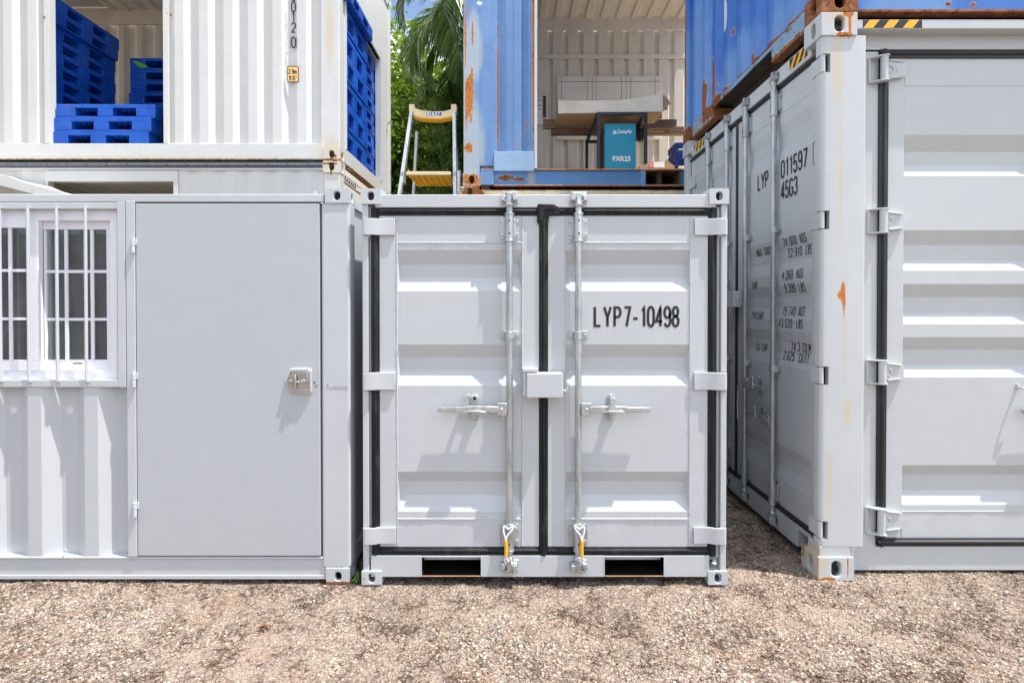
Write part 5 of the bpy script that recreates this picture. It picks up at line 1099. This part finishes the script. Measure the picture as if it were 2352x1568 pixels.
# turn each one-piece plank into a plain mesh thing
for o_ in [o for o in COL.objects if o.name.startswith('timber_plank')]:
    ch = o_.children[0]; lab, grp, loc, nm = o_['label'], o_['group'], o_.location.copy(), o_.name
    ch.parent = None; ch.location = loc; bpy.data.objects.remove(o_); ch.name = 'timber_plank'; tag(ch, lab, 'timber', grp)
cb = thing('carton', 'small torn open carton with pink and white label on the container floor', 'box', (1.52, 6.05, FB))
yq = 5.98; b = MB(); b.box(X(2558, yq), X(2695, yq), FB, Z(662, yq), yq, yq + .2); b.build('body', 'card_brown', cb, bevel=.004)
b = MB(); b.prism([(X(2545, yq), FB + .05), (X(2590, yq), Z(652, yq)), (X(2600, yq), Z(656, yq)), (X(2575, yq), FB + .02)], yq + .03, yq + .035); b.build('torn_flap', 'card_brown', cb); b = MB(); b.prism([(X(2645, yq), Z(662, yq)), (X(2665, yq), Z(640, yq)), (X(2696, yq), Z(664, yq))], yq + .01, yq + .015); b.build('torn_flap', 'card_brown', cb)
M['pink'] = plain('pink_label', (.66, .25, .25), .6)
b = MB(); b.box(X(2596, yq), X(2612, yq), Z(672, yq), Z(648, yq), yq - .012, yq - .001, 1); b.box(X(2612, yq), X(2655, yq), Z(672, yq), Z(650, yq), yq - .012, yq - .001, 0); b.build('label_patch', ['white_ink', 'pink'], cb)
cr = MB(); ycr = 6.0; a0, a1 = X(2700, ycr), X(2700, ycr) + .40; zc = Z(572, ycr)
for z0_, z1_ in ((FB + .005, FB + .06), (FB + .16, FB + .24), (zc - .06, zc)): ring_ = [cr.box(a0, a1, z0_, z1_, ycr, ycr + .012), cr.box(a0, a1, z0_, z1_, ycr + .29, ycr + .302), cr.box(a0, a0 + .012, z0_, z1_, ycr + .012, ycr + .29), cr.box(a1 - .012, a1, z0_, z1_, ycr + .012, ycr + .29)]
for xx in (a0 + .002, a0 + .13, a0 + .27, a1 - .032): cr.box(xx, xx + .03, FB + .002, zc - .002, ycr + .002, ycr + .010)
for yy in (ycr + .02, ycr + .14, ycr + .25): cr.box(a0 + .002, a0 + .010, FB + .002, zc - .002, yy, yy + .03)
cr.box(a0, a1, FB, FB + .006, ycr, ycr + .30)
M['navy'] = plain('navy_plastic', (.010, .03, .16), .4)
o = cr.build('plastic_crate', 'navy', None, origin=(a0, ycr, FB), bevel=.003); tag(o, 'navy slatted plastic crate half hidden at the edge of the blue container cutout', 'crate')
yn = YB1 - .11
b = MB(); b.box(X(2140, yn), X(2170, yn), Z(500, yn), Z(393, yn), yn, yn + .03); nb = b.build('notice_board', 'white_ink', None, origin=(X(2155, yn), yn, Z(500, yn)), bevel=.002); tag(nb, 'white printed notice panel on the rear wall beside the cut edge', 'notice')
ORG[nb.name] = (X(2155, yn), yn, Z(500, yn))
b = MB()
for i in range(7):
    if i in (2, 5): continue
    b.box(X(2149, yn), X(2163 + (i % 3) * 2, yn), Z(402 + i * 6.5, yn), Z(400 + i * 6.5, yn), yn - .001, yn - .0002)
b.build('print_line', 'black', nb)
b = MB(); b.box(X(2171.5, yn), X(2183, yn), Z(469, yn), Z(388, yn), yn - .01, yn + .03); o = b.build('wall_strip', 'tube_black', None, origin=(X(2177, yn), yn, Z(469, yn)), bevel=.002); tag(o, 'short black upright strip on the rear wall beside the notice', 'strip')

# ------------------------------------------------------------------ platform ladder between the stacks
M['alu'] = plain('dull_aluminium', (.58, .58, .57), .42, .7, .12, 30, .15)
M['cream_plastic'] = plain('cream_plastic', (.72, .56, .36), .5, 0, .06, 12, .05); M['yellow_plastic'] = plain('yellow_step_plastic', (.80, .45, .02), .5, 0, .12, 14, .1)
M['sign_blue'] = plain('blue_sign_film', (.02, .10, .28), .4)
YL = 6.0; sL = YL / 2320
xl_ = lambda x: (x - 2065) * sL; zl_ = lambda y: 1.403 - (y - 1226) * sL
ld = thing('platform_ladder', 'aluminium platform ladder with yellow step between the white and blue stacks', 'ladder', (-.87, 6.2, 0))
for s_, xt, xb in ((-1, 1649, 1612), (1, 1816, 1826)):
    xa, xc = xl_(xt), xl_(xb); sl_ = (xa - xc) / (zl_(430) - zl_(776)); x0_ = xa - sl_ * (zl_(430))
    b = MB(); w_ = .034
    P = [(x0_ - w_ / 2, 0, 5.36), (x0_ + w_ / 2, 0, 5.36), (x0_ + w_ / 2, 0, 5.44), (x0_ - w_ / 2, 0, 5.44), (xa - w_ / 2, zl_(424), 6.0), (xa + w_ / 2, zl_(424), 6.0), (xa + w_ / 2, zl_(424), 6.08), (xa - w_ / 2, zl_(424), 6.08)]
    b.add(P, [(0, 1, 2, 3), (4, 5, 6, 7), (0, 1, 5, 4), (1, 2, 6, 5), (2, 3, 7, 6), (3, 0, 4, 7)]); b.build('stile', 'alu', ld, bevel=.003)
    b = MB(); xr_ = xa + s_ * -.012
    P = [(x0_ - .016 - s_ * .03, 0, 7.1), (x0_ + .016 - s_ * .03, 0, 7.1), (x0_ + .016 - s_ * .03, 0, 7.16), (x0_ - .016 - s_ * .03, 0, 7.16), (xr_ - .014, zl_(505), 6.2), (xr_ + .014, zl_(505), 6.2), (xr_ + .014, zl_(505), 6.26), (xr_ - .014, zl_(505), 6.26)]
    b.add(P, [(0, 1, 2, 3), (4, 5, 6, 7), (0, 1, 5, 4), (1, 2, 6, 5), (2, 3, 7, 6), (3, 0, 4, 7)]); b.build('rear_leg', 'alu', ld, bevel=.003)
    b = MB(); b.box(xa - .028, xa + .028, zl_(452), zl_(422), 5.985, 6.10); b.build('stile_cap', 'cream_plastic', ld, bevel=.004)
    b = MB(); b.box(xa - s_ * .0 - .02 + (xc - xa) * .8, xa + .02 + (xc - xa) * .8, zl_(745), zl_(700), 5.86, 5.96); b.build('bracket', 'bolt', ld, bevel=.004)
b = MB(F_front(5.99)); b.prism([(xl_(1655), zl_(436)), (xl_(1690), zl_(446)), (xl_(1730), zl_(450)), (xl_(1775), zl_(449)), (xl_(1812), zl_(440)), (xl_(1816), zl_(466)), (xl_(1770), zl_(476)), (xl_(1735), zl_(477)), (xl_(1690), zl_(474)), (xl_(1655), zl_(464))], -.03, 0); tp = b.build('top_guard', 'cream_plastic', ld, bevel=.004)
b = MB(F_front(5.99)); b.prism([(xl_(1655), zl_(464)), (xl_(1690), zl_(474)), (xl_(1735), zl_(477)), (xl_(1770), zl_(476)), (xl_(1818), zl_(466)), (xl_(1825), zl_(469)), (xl_(1770), zl_(480)), (xl_(1735), zl_(481)), (xl_(1690), zl_(478)), (xl_(1655), zl_(469))], -.12, -.002); b.build('guard_underside', 'yellow_plastic', ld, bevel=.003)
b = MB(F_front(5.99)); b.box(xl_(1706), xl_(1767), zl_(466), zl_(453.5), .0005, .0015, 0)
text(b, 'BAILEY', xl_(1709.5), zl_(464.2), .0235, .0165, .0072, .0078, lift=.003, mi=1); b.build('name_plate', ['sign_blue', 'white_ink'], ld, merge=False)
b = MB(); zp = zl_(711); b.box(xl_(1640), xl_(1812), zl_(719), zl_(706), 5.79, 5.83); b.build('platform_edge', 'cream_plastic', ld, bevel=.004)
b = MB(); xa_, xb_ = xl_(1645), xl_(1806); b.box(xa_, xb_, zp - .002, zp + .012, 5.83, 6.36)
for i in range(7): b.box(xa_ + .02 + i * (xb_ - xa_ - .05) / 6, xa_ + .03 + i * (xb_ - xa_ - .05) / 6, zp - .026, zp - .002, 5.83, 6.36)
for i in range(6): b.box(xa_, xb_, zp - .024, zp - .002, 5.87 + i * .09, 5.88 + i * .09)
b.build('platform', 'yellow_plastic', ld, bevel=.002)
b = MB(); b.box(xl_(1640), xl_(1812), 2.575, 2.615, 6.28, 6.31); b.build('rear_bar', 'alu', ld, bevel=.003)
for i in range(8):
    zz = .3 + i * .3; t_ = zz / 3.48; b = MB(); hw2 = .43 - .22 * t_; b.box(-.87 - hw2 + .03, -.87 + hw2 - .03, zz, zz + .03, 5.37 + .63 * t_, 5.46 + .63 * t_); b.build('tread', 'alu', ld, bevel=.003)
b = MB(); P = [(xl_(1842), zl_(790 - i * 7) , 5.85) for i in range(14)]; b.path(P, [.020 if i % 2 else .025 for i in range(14)], 10); b.build('coil_spring', 'alu', ld)
# ------------------------------------------------------------------ trees behind the stacks
def mk_leaf(name, c0, c1, c2, gloss=.4):
    N = NT(name); at = N.n("Attribute"); at.attribute_name = 'tint'
    c = N.ramp(at.outputs['Fac'], [(0, c0), (.55, c1), (1, c2)]); N.L(c, N.p.inputs['Base Color']); N.p.inputs['Roughness'].default_value = gloss
    tr = N.n("BsdfTranslucent"); N.L(N.mix(.6, c, (.16, .22, .015)), tr.inputs['Color']); ms = N.n("MixShader"); ms.inputs[0].default_value = .38
    N.L(N.p.outputs[0], ms.inputs[1]); N.L(tr.outputs[0], ms.inputs[2]); N.L(ms.outputs[0], N.out.inputs[0]); return N.m
M['leaf_a'] = mk_leaf('broad_leaf', (.06, .12, .012), (.16, .28, .028), (.32, .43, .07))
M['leaf_b'] = mk_leaf('dark_leaf', (.05, .10, .012), (.12, .23, .025), (.24, .37, .05))
M['leaf_p'] = mk_leaf('palm_leaf', (.03, .085, .016), (.10, .20, .03), (.30, .40, .12), .28)
M['leaf_f'] = mk_leaf('feathery_leaf', (.05, .11, .02), (.10, .20, .03), (.20, .32, .06))
M['bark'] = plain('grey_brown_bark', (.13, .10, .07), .9, 0, .25, 12, .5)
def quads(name, V, mat, parent, tint):
    n = len(V) // 4; o3 = ORG[parent.name] if parent is not None else (0, 0, 0)
    V = V - np.array(o3)[None]
    me = bpy.data.meshes.new(name); me.vertices.add(len(V)); me.vertices.foreach_set('co', V.astype(np.float32).ravel())
    me.loops.add(4 * n); me.loops.foreach_set('vertex_index', np.arange(4 * n, dtype=np.int32)); me.polygons.add(n)
    me.polygons.foreach_set('loop_start', np.arange(0, 4 * n, 4, dtype=np.int32)); me.polygons.foreach_set('loop_total', np.full(n, 4, np.int32)); me.update(); me.materials.append(M[mat])
    me.attributes.new('tint', 'FLOAT', 'FACE').data.foreach_set('value', tint.astype(np.float32))
    o = bpy.data.objects.new(name, me); COL.objects.link(o); o.parent = parent; ORG[o.name] = o3; return o
def leafy(C, L, W, droop=.5):
    """one bent-free rhombic leaf per centre"""
    n = len(C); a = RNG.random(n) * 6.283; d = np.stack([np.cos(a), np.sin(a), -droop + RNG.normal(0, .45, n)], 1); d /= np.linalg.norm(d, axis=1)[:, None]
    r = RNG.normal(0, 1, (n, 3)); r[:, 2] *= .6; s = np.cross(d, np.cross(d, r) * .35 + np.array([0, 0, 1.0])[None]); s /= np.linalg.norm(s, axis=1)[:, None] + 1e-9
    l = L * (.6 + .8 * RNG.random(n))[:, None]; w_ = W * (.6 + .8 * RNG.random(n))[:, None]
    V = np.stack([C, C + d * l * .45 + s * w_, C + d * l, C + d * l * .45 - s * w_], 1); return V.reshape(-1, 3)
def broad_tree(x, y, h, rx, rz, nclump, nleaf, L, mat, label, z_lo=.5, seed=1, bushy=.4):
    global RNG
    RNG = np.random.default_rng(seed); rnd = random.Random(seed)
    t = thing('tree', label, 'tree', (x, y, 0), 'trees behind the container stacks')
    b = MB(); b.path([(x, 0, y), (x + .06, h * .25, y), (x - .05, h * .5, y + .05), (x + .03, h * .8, y)], [.17, .14, .10, .03], 10)
    C = []
    for i in range(nclump):
        u = rnd.random(); an = rnd.random() * 6.283; zz = z_lo + (h - z_lo) * rnd.random(); k = math.sqrt(max(.05, 1 - ((zz - (z_lo + h) / 2) / ((h - z_lo) / 2)) ** 2)); rr = rx * k * math.sqrt(.25 + .75 * u)
        cx, cy = x + rr * math.cos(an), y + rr * math.sin(an); C.append((cx, cy, zz))
        b.path([(x, max(.3, zz - .5), y), ((x + cx) / 2, zz - .15, (y + cy) / 2), (cx, zz, cy)], [.035, .02, .008], 6)
    b.build('trunk', 'bark', t, smooth=True)
    C = np.array(C); per = nleaf // nclump; P = np.repeat(C, per, 0) + RNG.normal(0, 1, (per * nclump, 3)) * np.array([bushy, bushy, bushy * .6])
    tint = np.clip(np.repeat(RNG.random(nclump) * .6, per) + RNG.random(len(P)) * .45, 0, 1)
    quads('crown', leafy(P, L, L * .28), mat, t, tint); return t
broad_tree(-2.25, 10.2, 4.7, 1.5, 2, 60, 15000, .15, 'leaf_a', 'bright green broad-leaved tree beside the far edge of the white stack', .4, 3, .36)
broad_tree(-.8, 12.3, 5.2, 2.2, 2, 80, 22000, .17, 'leaf_b', 'dark dense tree behind the platform ladder', .3, 5, .42)
broad_tree(-2.0, 13.6, 7.0, 1.3, 2, 60, 16000, .15, 'leaf_a', 'tall bright leafy tree between the palms and the white stack', 1.5, 15, .40)
broad_tree(-3.2, 14.8, 8.0, 2.1, 2, 60, 14000, .2, 'leaf_a', 'tall mid green tree furthest back behind the white stack', .8, 8, .5)
broad_tree(1.2, 12.5, 4.8, 1.8, 2, 50, 10000, .18, 'leaf_b', 'dark tree hidden mostly behind the faded blue container', .6, 11, .45)
broad_tree(-1.75, 9.3, 4.5, .62, 2, 50, 12000, .085, 'leaf_a', 'low bright green bush close behind the platform ladder rail', .1, 21, .24)
def palm(x, y, h, nf, fl, label, seed, a_lo=0, a_hi=360):
    rnd = random.Random(seed); t = thing('palm_tree', label, 'palm', (x, y, 0), 'palms behind the container stacks')
    b = MB(); b.path([(x, 0, y), (x + .05, h * .5, y), (x, h, y)], [.16, .12, .10], 12); b.build('trunk', 'bark', t, smooth=True)
    V = []; tint = []; st = MB()
    for i in range(nf):
        az = R(a_lo + (a_hi - a_lo) * (i + rnd.random() * .8) / nf); el = R(rnd.uniform(5, 78)); L = fl * rnd.uniform(.8, 1.1); n = 34
        p = Vector((x, y, h)); pts = [p.copy()]; e = el; dt = rnd.random() * .4
        for k in range(n):
            e -= R(rnd.uniform(2.6, 4.4) * (1 + k / n)); dr = Vector((math.cos(az) * math.cos(e), math.sin(az) * math.cos(e), math.sin(e))); p = p + dr * (L / n); pts.append(p.copy())
            if k < 3: continue
            side = dr.cross(Vector((0, 0, 1))).normalized(); ll = .52 * math.sin(math.pi * min(1, (k + 4) / (n + 4))) ** .7 + .08
            for sgn in (-1, 1):
                for sub in (0, .5):
                    q = p - dr * (L / n) * sub; d1 = (side * sgn * rnd.uniform(.5, .9) + dr * .55 + Vector((0, 0, -rnd.uniform(.1, .7)))).normalized(); d2 = (d1 + Vector((0, 0, -rnd.uniform(.7, 1.3)))).normalized()
                    m_ = q + d1 * ll * .5; e_ = m_ + d2 * ll * .55; wv = d1.cross(side.cross(d1) + Vector((.3, .2, .4))).normalized() * .017
                    V += [q - wv * .6, q + wv * .6, m_ + wv, m_ - wv, m_ - wv, m_ + wv, e_ + wv * .12, e_ - wv * .12]; a_ = min(1, dt + rnd.random() * .6); tint += [a_, a_]
        st.path([(q.x, q.z, q.y) for q in pts[::4]], [.022 - .0021 * j for j in range(len(pts[::4]))], 5)
    st.build('frond_stalk', 'leaf_b', t)
    quads('crown', np.array([tuple(v) for v in V]), 'leaf_p', t, np.array(tint))
palm(-.35, 9.6, 6.0, 26, 2.6, 'tall palm with drooping fronds beside the faded blue container', 4)
palm(-.75, 11.2, 4.9, 20, 2.2, 'shorter palm with drooping fronds behind the tall palm', 9)
def feathery(x, y, h, label, seed):
    rnd = random.Random(seed); t = thing('feathery_shrub', label, 'shrub', (x, y, 0)); V = []; tint = []; st = MB()
    st.path([(x, 0, y), (x + .04, h * .5, y), (x - .03, h, y)], [.03, .02, .006], 7)
    for i in range(46):
        zz = h * rnd.uniform(.3, .98); az = rnd.random() * 6.283; L = rnd.uniform(.35, .75) * (1.15 - zz / h * .6); p = Vector((x, y, zz)); e = R(rnd.uniform(25, 65)); pts = [p.copy()]
        for k in range(9):
            e -= R(5); dr = Vector((math.cos(az) * math.cos(e), math.sin(az) * math.cos(e), math.sin(e))); p = p + dr * L / 9; pts.append(p.copy())
            for q in range(5):
                d1 = (dr + Vector((rnd.uniform(-1, 1), rnd.uniform(-1, 1), rnd.uniform(-.4, 1)))).normalized(); wv = d1.cross(Vector((rnd.random(), rnd.random(), 1))).normalized() * .005; l_ = rnd.uniform(.07, .14)
                V += [p - wv, p + wv, p + d1 * l_ + wv * .4, p + d1 * l_ - wv * .4]; tint.append(rnd.random())
        st.path([(q.x, q.z, q.y) for q in pts[::3]], [.007, .005, .003, .002][:len(pts[::3])], 5)
    st.build('stem', 'leaf_f', t); quads('foliage', np.array([tuple(v) for v in V]), 'leaf_f', t, np.array(tint))
feathery(-.98, 7.7, 3.95, 'light green feathery shrub growing just behind the ladder', 3)
# fallen twig and green leaf on the shaded ground between the two right containers
b = MB(); yt = lambda y: 1.403 * 2320 / (y - 1226)
pts = [(2910, 2012), (2935, 2020), (2945, 2030), (2975, 2042), (3008, 2058)]
b.path([(X(a, yt(c)), .012, yt(c)) for a, c in pts], [.005, .006, .005, .004, .003], 6); b.path([(X(2935, yt(2020)), .014, yt(2020)), (X(2941, yt(2010)), .02, yt(2014))], .003, 5)
o = b.build('twig', 'bark', None, origin=(X(2945, yt(2030)), yt(2030), 0)); tag(o, 'dry fallen twig on the shaded gravel between the two grey door ends', 'twig')
b = MB(); c0 = (X(2942, yt(2086)), yt(2086)); b.add([(c0[0] - .035, .014, c0[1] + .012), (c0[0] - .005, .026, c0[1] + .008), (c0[0] + .035, .012, c0[1] - .012), (c0[0] + .002, .013, c0[1] - .008), (c0[0] - .034, .011, c0[1] + .011), (c0[0] - .004, .022, c0[1] + .006), (c0[0] + .034, .009, c0[1] - .013), (c0[0] + .002, .010, c0[1] - .009)], [(0, 1, 2, 3), (4, 5, 6, 7), (0, 1, 5, 4), (1, 2, 6, 5), (2, 3, 7, 6), (3, 0, 4, 7)])
M['green_leaf'] = plain('fresh_leaf_green', (.05, .13, .02), .5)
o = b.build('fallen_leaf', 'green_leaf', None, origin=(c0[0], c0[1], 0)); tag(o, 'fresh green fallen leaf lying on the shaded gravel', 'leaf')

# ------------------------------------------------------------------ across the yard, mirrored in the office window
M['far_grey'] = paint('dull_dark_grey_paint', (.30, .31, .31), .5, .06, dirt=.3, dirtcol=(.12, .11, .09))
fc = thing('shipping_container', 'dull dark grey container across the yard, mirrored in the office window panes', 'container', (-8, -7, 0))
b = MB(F_front(-6.0)); b.corr(-12.6, -4.4, .14, 2.8, 0, .036, .278, -12, (.25, .25, .25, .25), 0); b.build('side_wall', 'far_grey', fc)
b = MB(); b.box(-12.7, -4.3, .02, .15, -6.07, -5.98); b.box(-12.7, -4.3, 2.8, 2.9, -6.07, -5.98); b.box(-4.42, -4.3, .15, 2.8, -6.07, -5.96); b.box(-12.7, -12.58, .15, 2.8, -6.07, -5.96); b.build('frame', 'far_grey', fc, bevel=.005)
b = MB(); b.box(-12.6, -4.4, 2.84, 2.88, -8.4, -6.08); b.box(-12.6, -12.55, .1, 2.84, -8.4, -6.08); b.box(-4.45, -4.4, .1, 2.84, -8.4, -6.08); b.box(-12.55, -4.45, .1, 2.84, -8.4, -8.35); b.build('shell', 'far_grey', fc)
broad_tree(-14.0, -5.6, 4.6, 1.6, 2, 40, 7000, .2, 'leaf_a', 'leafy tree across the yard beside the dark grey container', .5, 31, .45)

# small litter and a weed on the gravel
M['dry_leaf'] = plain('dry_leaf_brown', (.20, .09, .035), .8)
yy_ = yt(2522); xx_ = X(1045, yy_); b = MB(); rl = random.Random(2)
for a_ in (0.3, 2.2): b.add([(xx_ - .030 * math.cos(a_), .006, yy_ - .030 * math.sin(a_)), (xx_ - .012 * math.sin(a_), .016, yy_ + .012 * math.cos(a_)), (xx_ + .030 * math.cos(a_), .010, yy_ + .030 * math.sin(a_)), (xx_ + .012 * math.sin(a_), .020, yy_ - .012 * math.cos(a_))], [(0, 1, 2), (0, 2, 3)])
o = b.build('dead_leaf', 'dry_leaf', None, origin=(xx_, yy_, 0)); tag(o, 'curled brown dead leaf lying on the sunlit gravel before the plain door', 'leaf')
b = MB(); xw, yw = um(1428), 2.93
for i in range(26):
    a_ = rl.random() * 6.283; l_ = rl.uniform(.025, .06); h_ = rl.uniform(.02, .05); c_, s_ = math.cos(a_), math.sin(a_); w__ = .004
    b.add([(xw - s_ * w__, 0, yw + c_ * w__), (xw + s_ * w__, 0, yw - c_ * w__), (xw + c_ * l_ * .6 + s_ * w__, h_, yw + s_ * l_ * .6 - c_ * w__), (xw + c_ * l_, h_ * .8, yw + s_ * l_), (xw + c_ * l_ * .6 - s_ * w__, h_, yw + s_ * l_ * .6 + c_ * w__)], [(0, 1, 2, 4), (4, 2, 3)])
o = b.build('weed', 'green_leaf', None, origin=(xw, yw, 0)); tag(o, 'tiny green weed in the gap beside the office container foot', 'weed')
